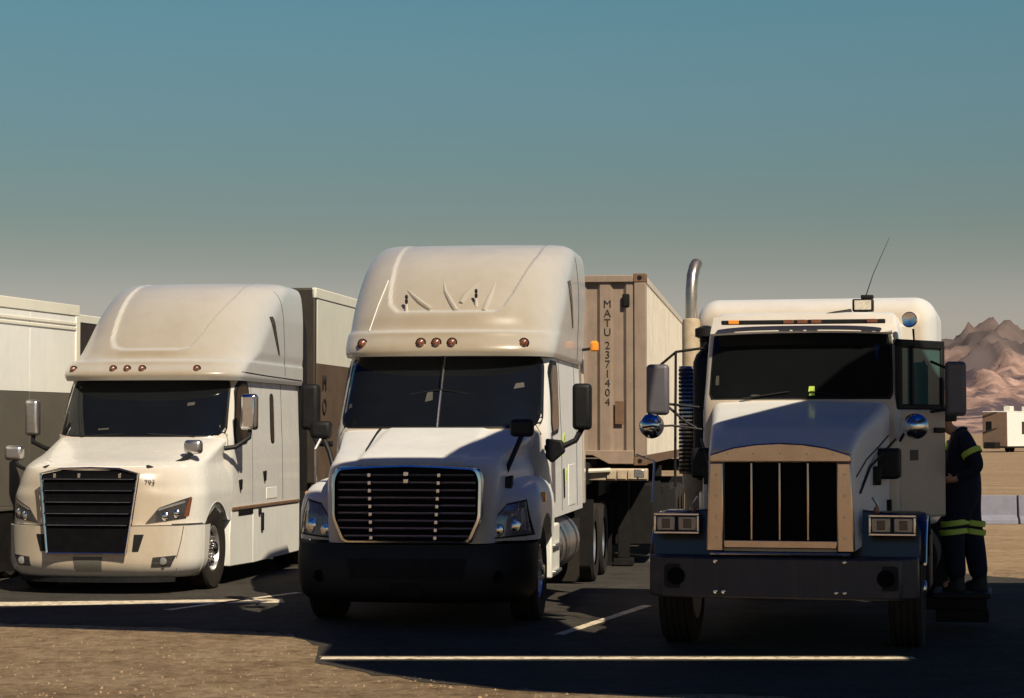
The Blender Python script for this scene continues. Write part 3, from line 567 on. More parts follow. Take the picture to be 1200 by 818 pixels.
# ------------------------------------------------------------------ conventional tractor with square grille
def build_truck_c():
    t = empty('semi_truck', (2.3, 18.35, 0), -math.atan(580/2500), 'work truck at the right with square four-panel grille, tall exhaust stack and open cab door', 'truck', 'semi trucks parked side by side')
    # hood: rings along y
    hw = pchip([0, .06, .15, .6, 1.2, 1.85], [.585, .62, .63, .68, .75, .83]); zt = pchip([0, .06, .15, .6, 1.2, 1.85], [1.755, 1.785, 1.825, 1.965, 2.075, 2.205])
    zb = pchip([0, .3, 1.85], [.90, .92, 1.05])
    rings = []
    for j in range(41):
        y = .03+1.82*(j/40)**1.3; w = hw(y); top = zt(y); bot = zb(y); r = []
        def prof(x):   # crowned top with a soft raised centre
            a = abs(x)/w
            return top+.028*(1-a**2.6)
        R = .06+.015*y
        r += [(w, y, bot+(top-R-bot)*k/6) for k in range(7)]
        for k in range(1, 7): a = pi/2*k/6; r.append((w-R+R*cos(a), y, top-R+R*sin(a)))
        n = 26
        for k in range(1, n): x = (w-R)*(1-2*k/n); r.append((x, y, prof(x)-(prof(w-R)-top)))
        for k in range(7): a = pi/2*k/6; r.append((-w+R-R*sin(a), y, top-R+R*cos(a)))
        r += [(-w, y, top-R-(top-R-bot)*k/6) for k in range(1, 7)]
        rings.append(r)
    MB().loft(rings).obj('hood', 'whiteb', t, ang=40)
    for sg in (-1, 1):
        MB().tube([(sg*(hw(y)+.002), y, zt(y)-.30) for y in (.2, .7, 1.3, 1.8)], .008, 5).obj('hood_seam', 'black', t)
        bxo('hood_latch', 'black', t, min(sg*.74, sg*.80), max(sg*.74, sg*.80), 1.0, 1.10, 1.45, 1.62, .01)
        o = MB().tube([(sg*.66, .35, 1.40), (sg*.72, .8, 1.62), (sg*.90, 1.6, 1.86)], .012, 6).obj('hood_stay', 'black', t)
        bxo('air_intake', 'black', t, min(sg*.74, sg*.95), max(sg*.74, sg*.95), 1.25, 1.7, 1.50, 1.78, .03)
    # grille
    gp = [(-.635, .90), (-.605, 1.74), (-.40, 1.80), (0, 1.835), (.40, 1.80), (.605, 1.74), (.635, .90)]
    G = MB()
    op = [(-.50, 1.00), (-.50, 1.66), (.50, 1.66), (.50, 1.00)]
    yf = -.02
    # shell as four bars around the opening
    gr = MB().prism([(x, .02, z) for x, z in [(-.48, .98), (-.48, 1.68), (.48, 1.68), (.48, .98)]], (0, .05, 0)).obj('grille', 'under', t)
    MB().prism([(-.635, yf, .90), (-.485, yf, .90), (-.485, yf, 1.665), (-.607, yf, 1.665)], (0, .10, 0)).obj('grille_shell', 'warm_chrome', gr, .012)
    MB().prism([(.635, yf, .90), (.607, yf, 1.665), (.485, yf, 1.665), (.485, yf, .90)], (0, .10, 0)).obj('grille_shell', 'warm_chrome', gr, .012)
    MB().prism([(-.607, yf, 1.668), (.607, yf, 1.668), (.600, yf, 1.735), (.40, yf, 1.795), (.2, yf, 1.825), (0, yf, 1.835), (-.2, yf, 1.825), (-.40, yf, 1.795), (-.600, yf, 1.735)], (0, .10, 0)).obj('grille_shell', 'warm_chrome', gr, .012)
    MB().prism([(-.483, yf, .93), (.483, yf, .93), (.483, yf, 1.0), (-.483, yf, 1.0)], (0, .10, 0)).obj('grille_shell', 'warm_chrome', gr, .008)
    for k in range(4):
        x0 = -.483+.2415*k
        p = bxo('grille_panel', 'gblack', gr, x0+.010, x0+.2315, .0, .018, 1.003, 1.662, .004)
    for k in range(1, 4): bxo('grille_bar', 'warm_chrome', gr, -.483+.2415*k-.009, -.483+.2415*k+.009, -.030, -.004, 1.002, 1.663, .004)
    rv = MB()
    for x in (-.55, .55):
        for z in (1.02, 1.2, 1.38, 1.56): rv.lathe([(.010, 0), (.008, -.008)], (x, yf-.001, z), (0, 1, 0), n=8)
    for x in (-.45, -.23, 0, .23, .45): rv.lathe([(.010, 0), (.008, -.008)], (x, yf-.001, 1.74), (0, 1, 0), n=8)
    rv.obj('rivets', 'steel', gr)
    MB().tube([(-.60, yf-.02, .885), (.60, yf-.02, .885)], .014, 6).obj('grille_trim', 'steel', gr)
    # bumper
    b = MB().prism([(-1.16, .30, .50), (-1.16, .16, .50), (-1.02, .0, .50), (-.70, -.06, .50), (.70, -.06, .50), (1.02, .0, .50), (1.16, .16, .50), (1.16, .30, .50)], (0, 0, .355)).obj('bumper', 'plum', t, .02)
    for x, z in ((-.55, .82), (.55, .82), (-.55, .56), (-.48, .56), (.48, .56), (.55, .56)): MB().lathe([(.018, 0), (.018, -.015), (.010, -.02)], (x, -.061, z), (0, 1, 0), n=10).obj('bumper_bolt', 'chrome', b)
    for sg in (-1, 1):
        f = MB().prism([(sg*x, -.03, z) for x, z in rpoly([(.79, .58), (1.0, .58), (1.0, .79), (.79, .79)], .04)], (0, .10, 0)).obj('fog_light_box', 'black', b)
        MB().lathe([(.075, .03), (.075, -.035), (.05, -.05), (.01, -.055)], (sg*.895, -.012, .685), (0, 1, 0), n=18).obj('fog_lamp', 'gblack', f)
    # fenders: arched shells with a bright edge
    for sg in (-1, 1):
        P = arc((1.12, .52), .70, 200, -12, 26); x0, x1 = sg*.60, sg*1.20
        pts = [(0, y if y > .42 else .42+(y-.42)*.6, max(z, .80)) for _, y, z in P]
        mb = MB(); ri = []
        for _, y, z in pts:
            c = Vector((0, y-1.12, z-.52)); inn = Vector((0, 1.12, .52))+c*.95
            ri.append([(x0, y, z), (x1-sg*.07, y, z), (x1-sg*.02, 1.12+c.y*.985, .52+c.z*.985), (x1, inn.y, inn.z), (x1-sg*.03, inn.y, inn.z), (x0, inn.y, inn.z)])
        fe = mb.loft(ri).obj('fender', 'navyf', t, ang=45)
        MB().prism([(sg*.58, .42, .80), (sg*1.17, .42, .80), (sg*1.17, .44, 1.06), (sg*1.10, .50, 1.20), (sg*.58, .50, 1.26)], (0, .05, 0)).obj('fender_front', 'navyf', fe, .015)
        MB().tube([(x1+sg*.004, 1.12+(y-1.12)*.955, .52+(z-.52)*.955) for _, y, z in pts[:20]], .014, 6).obj('fender_trim', 'chrome', fe)
        # headlight
        h = MB().box(min(sg*.735, sg*1.135), max(sg*.735, sg*1.135), .27, .40, 1.035, 1.215).obj('headlight', 'black', t, .012)
        fr = MB()
        for a, bb, c, d in ((.735, 1.135, 1.035, 1.055), (.735, 1.135, 1.195, 1.215), (.735, .755, 1.057, 1.193), (1.115, 1.135, 1.057, 1.193)): fr.box(min(sg*a, sg*bb), max(sg*a, sg*bb), .245, .268, c, d)
        fr.obj('headlight_frame', 'chrome', h, .004)
        for a in (.84, 1.03):
            l = bxo('headlight_lens', 'lens', h, min(sg*(a-.08), sg*(a+.08)), max(sg*(a-.08), sg*(a+.08)), .255, .268, 1.065, 1.185, .008)
            bxo('lamp_bulb', 'lensd', l, min(sg*(a-.035), sg*(a+.035)), max(sg*(a-.035), sg*(a+.035)), .246, .254, 1.085, 1.165, .006)
        MB().tube([(sg*.80, .42, 1.24), (sg*.80, .40, 1.30), (sg*.76, .38, 1.36)], .012, 6).obj('marker_stalk', 'steel', h)
        MB().lathe([(.022, -.03), (.030, 0), (.022, .03)], (sg*.80, .34, 1.25), (0, 0, 1), n=10).obj('turn_signal', 'amberd', h)
        make_wheel(t, sg*1.02, 1.15, .52, .29, sg)
    # cab
    cab = Plan([(1.05, 1.80, .94, .22, 4.5), (2.18, 1.82, .93, .22, 4.5), (2.24, 1.84, .925, .22, 4.5), (2.90, 2.06, .90, .24, 4.2), (3.02, 2.12, .88, .28, 3.6), (3.08, 2.3, .84, .3, 3.2)], 3.36)
    cab.shell('cab', 'whiteb', t, 1.05, 3.08, 26)
    ws = cab.fobj('windscreen', 'glass', t, [(-.845, 2.255), (.845, 2.255), (.825, 2.87), (-.825, 2.87)], .010, 30, 12, .12)
    fn, us, vs = cab.fpatch([(-.87, 2.235), (.87, 2.235), (.845, 2.89), (-.845, 2.89)], .004, 30, 12, .1)
    MB().slab(fn, us, vs, (0, .03, 0)).obj('window_seal', 'black', ws)
    for x, z, w, h, mm in ((.11, 2.335, .06, .05, 'hivis'), (.115, 2.285, .055, .03, 'hivis'), (-.79, 2.42, .035, .09, 'paper'), (-.42, 2.275, .09, .012, 'paper')):  # yellow-green marks stand for a vest seen behind the glass
        cab.fobj('windscreen_mark', mm, ws, [(x-w/2, z-h/2), (x+w/2, z-h/2), (x+w/2*.9, z+h/2), (x-w/2*.8, z+h/2)], .014, 2, 2, th=.004)
    for sg in (-1, 1): MB().tube([(sg*.55, cab.fy(.5, 2.25)-.03, 2.245), (sg*.10, cab.fy(.1, 2.32)-.03, 2.31)], .007, 6).obj('wiper', 'black', t)
    # sun visor and roof marker bar
    vz = MB().slab(lambda u, v: (-.86+1.72*u, cab.fy(min(.84, abs(-.86+1.72*u)), 2.9)-.20+.24*v, 2.885+.175*v-.02*(2*u-1)**2), [i/20 for i in range(21)], [i/6 for i in range(7)], (0, .02, -.02)).obj('sun_visor', 'whiteb', t, .004)
    mb = bxo('marker_light_bar', 'black', t, -.74, .80, 1.83, 1.90, 2.948, 2.988, .006)
    for x in (-.62, -.10, .03, .16, .68): bxo('marker_light', 'amber' if x in (-.62,) else 'amberd', mb, x-.05, x+.05, 1.808, 1.828, 2.950, 2.988, .006)
    # sleeper: rings along y, rounded shoulders and front edge
    rings = []
    for j in range(25):
        y = 3.20+1.9*(j/24)**1.6; k = min(1, (y-3.20)/.55); q = sqrt(max(0, 1-(1-k)**2))
        w = 1.02+.20*q; top = 3.02+.28*q; R = .10+.12*q; r = []
        for c, a0 in (((w-.06, 1.06), -90), ((w-R, top-R), 0), ((-w+R, top-R), 90), ((-w+.06, 1.06), 180)):
            RR = .06 if c[1] < 2 else R
            for i in range(9):
                a = radians(a0+90*i/8); r.append((c[0]+RR*cos(a), y, c[1]+RR*sin(a)))
        rings.append(r)
    MB().loft(rings).obj('sleeper', 'whiteb', t, ang=40)
    for sg in (-1, 1):
        MB().prism([(sg*.86, 3.05, 1.1), (sg*1.02, 3.22, 1.1), (sg*1.02, 3.22, 3.0), (sg*.86, 3.05, 3.0)], (-sg*.02, .25, 0)).obj('sleeper_front_corner', 'whiteb', t, .03)
        bxo('sleeper_door', 'side', t, min(sg*1.218, sg*1.232), max(sg*1.218, sg*1.232), 3.7, 4.6, 1.2, 1.9, .01)
    # open door on the right: hinged at the windscreen pillar, seen from outside
    D = bpy.data.objects.new('cab_door', None)
    dm = MB().box(0, .78, 0, .06, 1.12, 2.14)
    D = dm.obj('cab_door', 'whiteb', t, .02); D.location = (.93, 1.88, 0); D.rotation_euler = (0, 0, radians(59))
    D['label'] = 'white cab door standing open, with green-tinted window in a black frame'
    fr = MB()
    for a in ((.0, .06, 2.14, 2.80), (.72, .78, 2.14, 2.74), (.0, .78, 2.72, 2.80), (.06, .72, 2.14, 2.19)): fr.box(a[0], a[1], .004, .056, a[2], a[3])
    fr.obj('window_frame', 'black', D, .012)
    MB().box(.06, .72, .022, .036, 2.19, 2.72).obj('door_glass', 'teal', D)
    bxo('vent_bar', 'black', D, .20, .235, -.002, .05, 2.19, 2.72, .004)
    bxo('door_handle', 'black', D, .56, .72, -.035, -.004, 1.92, 1.97, .01)
    bxo('door_badge', 'plum', D, .16, .30, -.005, .004, 1.66, 1.76, .004)
    # left door window
    w = cab.side('door_window', 'brownglass', t, rpoly([(2.15, 2.18), (2.98, 2.18), (2.98, 2.78), (2.30, 2.80)], .05), .006, .02, -1)
    cab.side('window_seal', 'black', w, rpoly([(2.10, 2.13), (3.02, 2.13), (3.02, 2.83), (2.28, 2.85)], .05), .003, .02, -1)
    cab.seam('door_seam', t, [(2.06, 1.1), (2.06, 2.2), (2.25, 2.88), (3.1, 2.88)], .006, -1)
    # stack with perforated guard
    st = MB().tube([(-1.24, 3.30, .95), (-1.24, 3.30, 3.20), (-1.24, 3.31, 3.38), (-1.235, 3.36, 3.53), (-1.22, 3.43, 3.63), (-1.21, 3.49, 3.665)], [.062]*6, 20, cap=False).obj('exhaust_stack', 'stackm', t)
    MB().tube([(-1.21, 3.492, 3.666), (-1.22, 3.43, 3.63), (-1.235, 3.36, 3.53), (-1.24, 3.31, 3.38)], .055, 16, cap=True).obj('stack_lining', 'under', st)
    MB().lathe([(.085, 1.33), (.095, 1.36), (.095, 3.04), (.085, 3.08), (.063, 3.09)], (-1.24, 3.30, 0), (0, 0, 1), n=24).obj('muffler', 'bolster', st)
    sh = MB(); ho = MB()
    ng = 14; ri = []
    for z in (1.50, 2.60): ri.append([(-1.24+.128*cos(radians(150+240*k/ng)), 3.30+.128*sin(radians(150+240*k/ng)), z) for k in range(ng+1)])
    gd = sh.loft(ri, False, False, closed=False).obj('heat_guard', 'steel', st)
    so_ = gd.modifiers.new('solid', 'SOLIDIFY'); so_.thickness = .006
    for j in range(26):
        for k in range(ng):
            a = radians(150+240*(k+.5)/ng); z = 1.535+.041*j; c = Vector((-1.24+.1315*cos(a), 3.30+.1315*sin(a), z)); tn = Vector((-sin(a), cos(a), 0))
            ho.add([c-tn*.019+Vector((0, 0, -.011)), c+tn*.019+Vector((0, 0, -.011)), c+tn*.019+Vector((0, 0, .011)), c-tn*.019+Vector((0, 0, .011))], [(0, 1, 2, 3)])
    ho.obj('guard_holes', 'under', gd, kind='stuff', fix=False)
    MB().lathe([(.075, 0), (.075, .28), (.10, .32)], (-1.24, 3.30, 1.02), (0, 0, 1), n=18).obj('stack_elbow', 'bolster', st)
    bxo('stack_bracket', 'black', t, -1.24, -.95, 3.27, 3.33, 2.85, 2.89, .005)
    bxo('stack_bracket', 'black', t, -1.24, -.95, 3.27, 3.33, 1.45, 1.49, .005)
    # dark gap between cab and sleeper, side boxes, tanks and steps
    for sg in (-1, 1):
        tk = MB().lathe([(.28, 0), (.31, .03), (.31, 1.30), (.28, 1.33)], (sg*.90, 3.25 if sg < 0 else 3.55, .66), (0, 1, 0), n=28).obj('fuel_tank', 'under' if sg > 0 else 'steel', t)
        bxo('battery_box', 'black', t, min(sg*.62, sg*1.18), max(sg*.62, sg*1.18), 2.15, 3.1, .42, .98, .02)
        bxo('sill', 'black', t, min(sg*.80, sg*.97), max(sg*.80, sg*.97), 1.9, 3.3, .95, 1.12, .02)
    stp = bxo('side_step', 'black', t, 1.19, 1.74, 2.55, 3.40, .335, .385, .01)
    for y in (2.62, 3.33): bxo('step_bracket', 'under', stp, 1.10, 1.70, y-.03, y+.03, .22, .334, .01)
    bxo('step_side', 'under', stp, 1.22, 1.72, 2.64, 3.31, .10, .218, .01)
    ac = MB().lathe([(.09, 1.45), (.13, 1.50), (.13, 2.62), (.10, 2.70), (.06, 2.74), (.06, 2.86), (.11, 2.88), (.11, 2.96), (.03, 2.99)], (-1.02, 2.80, 0), (0, 0, 1), n=20).obj('gap_cylinder', 'black', t)  # black cylinder put in to keep the gap beside the cab dark
    for z in (1.7, 2.4): MB().lathe([(.134, 0), (.134, .04)], (-1.02, 2.80, z), (0, 0, 1), n=20, cap=False).obj('cylinder_strap', 'black', ac)
    # mirrors
    def west(sg, x0, x1, y, z0, z1, arms):
        o = mirror(t, 'door_mirror', 'mirg', x0, x1, y, z0, z1, .10)
        am = MB()
        for a in arms: am.tube(a, .013, 8)
        am.obj('mirror_arm', 'black', o)
        return o
    west(-1, -1.48, -1.26, 1.95, 2.09, 2.58, [[(-.92, 2.05, 2.16), (-1.30, 1.99, 2.20), (-1.37, 2.0, 2.26)], [(-.92, 2.05, 1.92), (-1.10, 2.0, 2.02), (-1.30, 2.0, 2.19)], [(-.92, 2.05, 2.74), (-1.2, 2.0, 2.70), (-1.37, 2.0, 2.56)], [(-1.20, 1.98, 2.70), (-1.21, 1.98, 1.40)]])
    west(1, 1.33, 1.53, 2.36, 2.08, 2.60, [[(1.20, 2.30, 2.12), (1.34, 2.36, 2.14)], [(1.20, 2.30, 2.60), (1.34, 2.36, 2.54)]])
    o = MB().lathe([(.012, .03), (.07, .02), (.115, -.01), (.12, -.03), (.105, -.07), (.065, -.11), (.015, -.125)], (-1.39, 1.72, 1.985), (0, 1, 0), n=24).obj('convex_mirror', 'chrome', t)
    MB().tube([(-1.39, 1.76, 1.98), (-1.22, 1.85, 1.99), (-.93, 1.95, 1.95)], .012, 6).obj('mirror_arm', 'black', o)
    MB().tube([(-1.46, 1.60, 1.97), (-1.36, 1.575, 1.985), (-1.30, 1.60, 1.98)], .010, 6).obj('mirror_clip', 'black', o)
    MB().tube([(-1.21, .62, 1.30), (-1.21, .75, 1.66), (-1.40, .9, 1.72)], .010, 6).obj('fender_guide', 'steel', t)
    o = MB().lathe([(.012, .03), (.07, .02), (.115, -.01), (.12, -.03), (.105, -.07), (.065, -.11), (.015, -.125)], (1.08, 1.66, 1.98), (0, 1, 0), n=24).obj('convex_mirror', 'chrome', t)
    MB().tube([(1.08, 1.69, 1.97), (.98, 1.8, 1.93), (.90, 1.95, 1.80)], .014, 6).obj('mirror_arm', 'black', o)
    # roof lamp, spot lamp, antenna, horn
    L = bxo('roof_work_lamp', 'black', t, .46, .66, 2.36, 2.50, 3.09, 3.21, .012)
    bxo('lamp_lens', 'sticker', L, .48, .64, 2.345, 2.358, 3.105, 3.195, .004)
    bxo('lamp_bracket', 'black', L, .52, .60, 2.40, 2.46, 3.03, 3.09, .004); bxo('lamp_cap', 'black', L, .54, .66, 2.38, 2.46, 3.212, 3.25, .008)
    MB().tube([(.10, 2.26, 3.04), (.30, 2.3, 3.07), (.45, 2.35, 3.085)], [.008, .02, .03], 8).obj('air_horn', 'black', t)
    S = MB().lathe([(.02, .09), (.05, .07), (.070, .02), (.075, -.02), (.066, -.03), (.01, -.022)], (1.02, 2.02, 2.985), (0.15, 1, -.05), n=22).obj('spot_lamp', 'chrome', t)
    MB().tube([(1.05, 2.04, 2.90), (1.06, 2.04, 2.74), (.90, 2.06, 2.72), (.86, 2.1, 2.80)], .012, 6).obj('lamp_arm', 'black', S)
    MB().tube([(.54, 3.05, 3.26), (.62, 3.06, 3.5), (.78, 3.08, 3.86)], [.006, .004, .002], 6).obj('antenna', 'black', t)
    chassis(t, 1.15, [6.6, 7.9], 8.5)
    bxo('firewall', 'under', t, -.85, .85, 1.7, 1.9, .7, 1.3, .01)
    return t
TC = build_truck_c()

# ------------------------------------------------------------------ trailers
def box_trailer(loc, rz, Ln, z0, z1, hw, label, low, front, group, rails=True, lowz=None, sidem='side'):
    t = empty('box_trailer', loc, rz, label, 'trailer', group)
    bxo('front_wall', front, t, -hw, hw, 0, .10, z0, z1, .03)
    bxo('roof', 'side', t, -hw+.01, hw-.01, .02, Ln, z1-.06, z1-.002, .01); bxo('deck', 'under', t, -hw+.02, hw-.02, .02, Ln, z0+.01, z0+.12, .01)
    bxo('rear_door', 'side', t, -hw+.03, hw-.03, Ln-.06, Ln, z0+.12, z1-.06, .01)
    lz = lowz or z0
    for sg in (-1, 1):
        a, b = sorted((sg*(hw-.05), sg*hw))
        n = 4
        for k in range(n):          # riveted side sheets
            y0 = .11+(Ln-.13)*k/n; y1 = .11+(Ln-.13)*(k+1)/n-.012
            bxo('side_panel', sidem, t, a, b, y0, y1, lz, z1-.16, .004)
            if lowz: bxo('lower_side_shade', low, t, a, b-(.0 if sg > 0 else 0), y0, y1, z0, lz-.006, .004)  # shaded lower side painted as a darker panel
        a2, b2 = sorted((sg*(hw-.06), sg*(hw+.012)))
        bxo('top_rail', 'cream', t, a2, b2, 0, Ln, z1-.155, z1, .012)
        if rails:
            for z in (z1-.36, z1-.29): bxo('side_rail', 'cream', t, *sorted((sg*(hw-.01), sg*(hw+.014))), .1, Ln, z, z+.045, .008)
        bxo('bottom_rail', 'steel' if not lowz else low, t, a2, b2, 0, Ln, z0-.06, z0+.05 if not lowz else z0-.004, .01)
        bxo('corner_post', 'cream', t, *sorted((sg*(hw-.10), sg*(hw+.016))), Ln-.12, Ln+.012, z0, z1-.156, .01)
        for k in range(2): bxo('landing_leg', 'under', t, *sorted((sg*.8, sg*.9)), 2.4+.0*k, 2.5, .1+.0*k, z0, 0) if k == 0 else None
    d = None
    for y in (Ln-3.2, Ln-1.9):
        for sg in (-1, 1): d = make_dual(t, sg*.93, y, .5, sg) if d is None else dup(d, t, (sg*.93, y, .5), (0, 0, 0 if sg > 0 else pi))
    bxo('sub_frame', 'under', t, -.5, .5, .4, Ln-.8, z0-.35, z0-.07, .01)
    return t
tA = math.atan(365/2500)
def loc(truck, x, y): 
    v = truck.matrix_basis @ Vector((x, y, 0)); return (v.x, v.y, 0)
TR1 = box_trailer(loc(TA, -.12, 6.8), -tA, 13.5, 1.15, 4.08, 1.22, 'white box trailer with front wall and lower sides painted dark for shade, coupled behind the left truck', 'brownl', 'brown', None, False, 2.95, 'cream')  # dark front wall stands in for the shade behind the sleeper
for k, ch in enumerate('MOA'): text('painted_letter', ch, 'letter', TR1, (1.232, .55, 2.66-.36*k), (pi/2, 0, pi/2), .34, .004)
yaw2 = -math.atan(617/2500)
TR2 = box_trailer((-6.11-.56*2.6-1.22*.97, 30.07-2.27*2.6+1.22*.24, 0), yaw2, 6.08, .95, 3.71, 1.22, 'white box body, its shaded lower sides painted grey, at the left edge of the lot', 'grey', 'side', None, True, 2.47)
for sg in (-1, 1): bxo('shade_skirt', 'under', TR2, *sorted((sg*1.10, sg*1.21)), .3, 6.0, .10, .885, .01)  # dark boards added to keep the space under the body black
TR3 = box_trailer((-9.6, 39.5, 0), -.20, 9.0, 1.1, 4.15, 1.22, 'dark-fronted trailer just showing between the left truck and the half-shaded white box', 'brown', 'brown', None, False, None, 'brown')

# shipping container on its chassis
cy = -math.atan(311/2500)
cl = loc(TB, .57, 8.0)
CT = empty('shipping_container', (cl[0], cl[1], 1.48), cy, 'corrugated shipping container, shaded tan front and sunlit pale sides painted in, with black lettering down its front wall', 'container')
hh, hw, LL = 2.57, 1.22, 12.19
def corr(y, u, n, w0, d):   # trapezoid corrugation depth at fraction
    q = (u*n) % 1.0
    return d*(sstep(.08, .20, q)-sstep(.58, .70, q))
pts = []
nn = 6; us = []
for k in range(nn):
    for q in (.08, .20, .58, .70): us.append((k+q)/nn)
us = [0.0]+us+[1.0]
cor = lambda u: .045 if any(abs((u*nn) % 1-q) < 1e-6 for q in (.20, .58)) else 0.0
fwm = MB(); xw = hw-.16
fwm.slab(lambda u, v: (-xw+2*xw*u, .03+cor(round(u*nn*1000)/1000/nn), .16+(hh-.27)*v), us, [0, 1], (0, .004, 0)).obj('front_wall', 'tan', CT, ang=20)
for sg in (-1, 1):
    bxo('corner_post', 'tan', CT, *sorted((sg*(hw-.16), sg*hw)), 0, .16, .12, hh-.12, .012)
    bxo('corner_post', 'cside', CT, *sorted((sg*(hw-.16), sg*hw)), LL-.16, LL, .12, hh-.12, .012)
    for z0, z1 in ((0, .118), (hh-.118, hh)):
        for y0 in (-.004, LL-.174):
            c = bxo('corner_casting', 'rust' if y0 < 0 else 'cside', CT, *sorted((sg*(hw-.17), sg*(hw+.006))), y0, y0+.178, z0, z1, .01)
            if y0 < 0: MB().lathe([(.032, 0), (.032, .006)], (sg*(hw-.085), y0-.004, z0+.06), (0, 1, 0), n=12).obj('casting_hole', 'under', c)
    sm = MB(); n2 = 40; vs_ = [0]
    for k in range(n2):
        for q in (.1, .25, .55, .70): vs_.append((k+q)/n2)
    vs_.append(1.0)
    dd = [0]+[0, -.05, -.05, 0]*n2+[0]
    sm.add([(sg*(hw-.008+dd[i]), .16+(LL-.32)*v, z) for i, v in enumerate(vs_) for z in (.14, hh-.12)], [(2*i, 2*i+1, 2*i+3, 2*i+2) for i in range(len(vs_)-1)])
    sm.obj('side_wall', 'cside', CT, ang=20)
    bxo('top_side_rail', 'cside', CT, *sorted((sg*(hw-.06), sg*(hw-.001))), .172, LL-.18, hh-.118, hh-.03, .006)
    bxo('bottom_side_rail', 'rust', CT, *sorted((sg*(hw-.07), sg*(hw-.003))), .18, LL-.18, .01, .138, .006)
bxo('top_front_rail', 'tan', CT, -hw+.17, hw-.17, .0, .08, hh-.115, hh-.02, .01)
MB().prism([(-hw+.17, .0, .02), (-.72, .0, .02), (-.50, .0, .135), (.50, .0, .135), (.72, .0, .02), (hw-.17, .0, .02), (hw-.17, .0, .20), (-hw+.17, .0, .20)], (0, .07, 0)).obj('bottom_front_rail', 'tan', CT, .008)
bxo('roof', 'cside', CT, -hw+.06, hw-.06, .08, LL-.1, hh-.10, hh-.06, 0); bxo('floor', 'under', CT, -hw+.07, hw-.07, .09, LL-.1, .10, .14, 0)
bxo('rear_door', 'cside', CT, -hw+.17, hw-.17, LL-.07, LL-.02, .14, hh-.12, .01)
bxo('front_vent', 'under', CT, .90, 1.0, .012, .05, 2.12, 2.30, .02)
for k, ch in enumerate('MATU2371404'): text('painted_letter', ch, 'letter', CT, (.70, .027, 2.16-.1265*k-(.0 if k < 4 else .05)), (pi/2, 0, 0), .145, .003)
bxo('data_plate', 'rust', CT, .80, .92, .028, .036, .55, .86, .004)
CH = empty('container_chassis', (cl[0], cl[1], 0), cy, 'dark container chassis with tan front bolster under the container', 'trailer')
for sg in (-1, 1): bxo('main_beam', 'under', CH, *sorted((sg*.42, sg*.54)), .5, 12.0, 1.05, 1.42, .01)
bxo('gooseneck', 'under', CH, -.46, .46, -.9, .48, 1.22, 1.52, .02)
bo = bxo('front_bolster', 'bolster', CH, -1.22, 1.24, -.10, .12, 1.28, 1.44, .015)
for sg in (-1, 1): bxo('twist_lock', 'steel', bo, *sorted((sg*1.06, sg*1.20)), -.13, -.10, 1.32, 1.43, .01)
MB().tube([(.10, -.12, 1.34), (.35, -.16, 1.40), (.75, -.14, 1.42)], .03, 8).obj('air_hose', 'cream', bo)
for k in range(4): bxo('bolster_plate', 'bolster', CH, .70+.14*k, .82+.14*k, -.125, -.101, 1.30, 1.42, .006)
bxo('cross_beam', 'under', CH, -1.2, 1.2, 4.0, 4.15, 1.25, 1.42, .01); bxo('cross_beam', 'under', CH, -1.2, 1.2, 11.9, 12.1, 1.20, 1.42, .01)
d = None
for y in (9.6, 10.9):
    for sg in (-1, 1): d = make_dual(CH, sg*.93, y, .5, sg) if d is None else dup(d, CH, (sg*.93, y, .5), (0, 0, 0 if sg > 0 else pi))
gs = bxo('gap_dark_box', 'under', CH, -.3, 1.18, 2.6, 4.4, .28, 1.18, .03)  # black box added to hide lit ground under the container
bxo('gap_dark_case', 'under', CH, .3, 1.2, 5.2, 6.6, .35, 1.1, .03)  # second black box added to keep that gap dark
for sg in (-1, 1): bxo('mud_flap', 'under', CH, *sorted((sg*.55, sg*1.22)), 11.55, 11.57, .1, 1.1, 0); bxo('gap_board', 'under', CH, *sorted((sg*1.14, sg*1.18)), 4.5, 9.0, .45, .95, .01)  # black boards and flaps added to darken the gap
for sg in (-1, 1):
    bxo('landing_leg', 'under', CH, *sorted((sg*.68, sg*.84)), 2.1, 2.28, .12, 1.25, .01); bxo('landing_foot', 'under', CH, *sorted((sg*.62, sg*.90)), 2.04, 2.34, .02, .12, .01)

# ------------------------------------------------------------------ person on the step of the right truck
def skin(name, joints, bones, m, parent, sub=2, root=0):
    me = bpy.data.meshes.new(name); me.from_pydata([j[0] for j in joints], bones, [])
    o = bpy.data.objects.new(name, me); COL.objects.link(o)
    sm = o.modifiers.new('skin', 'SKIN'); sm.use_smooth_shade = True
    for i, j in enumerate(joints):
        s = me.skin_vertices[0].data[i]; s.radius = j[1] if isinstance(j[1], tuple) else (j[1], j[1]); s.use_root = (i == root)
    ss = o.modifiers.new('sub', 'SUBSURF'); ss.levels = sub; ss.render_levels = sub
    bpy.context.view_layer.update()
    m2 = bpy.data.meshes.new_from_object(o.evaluated_get(bpy.context.evaluated_depsgraph_get())); m2.name = name
    bpy.data.objects.remove(o)
    m2.materials.clear(); m2.materials.append(M[m]); m2.polygons.foreach_set('use_smooth', [True]*len(m2.polygons))
    q = bpy.data.objects.new(name, m2); COL.objects.link(q); q.parent = parent
    return q
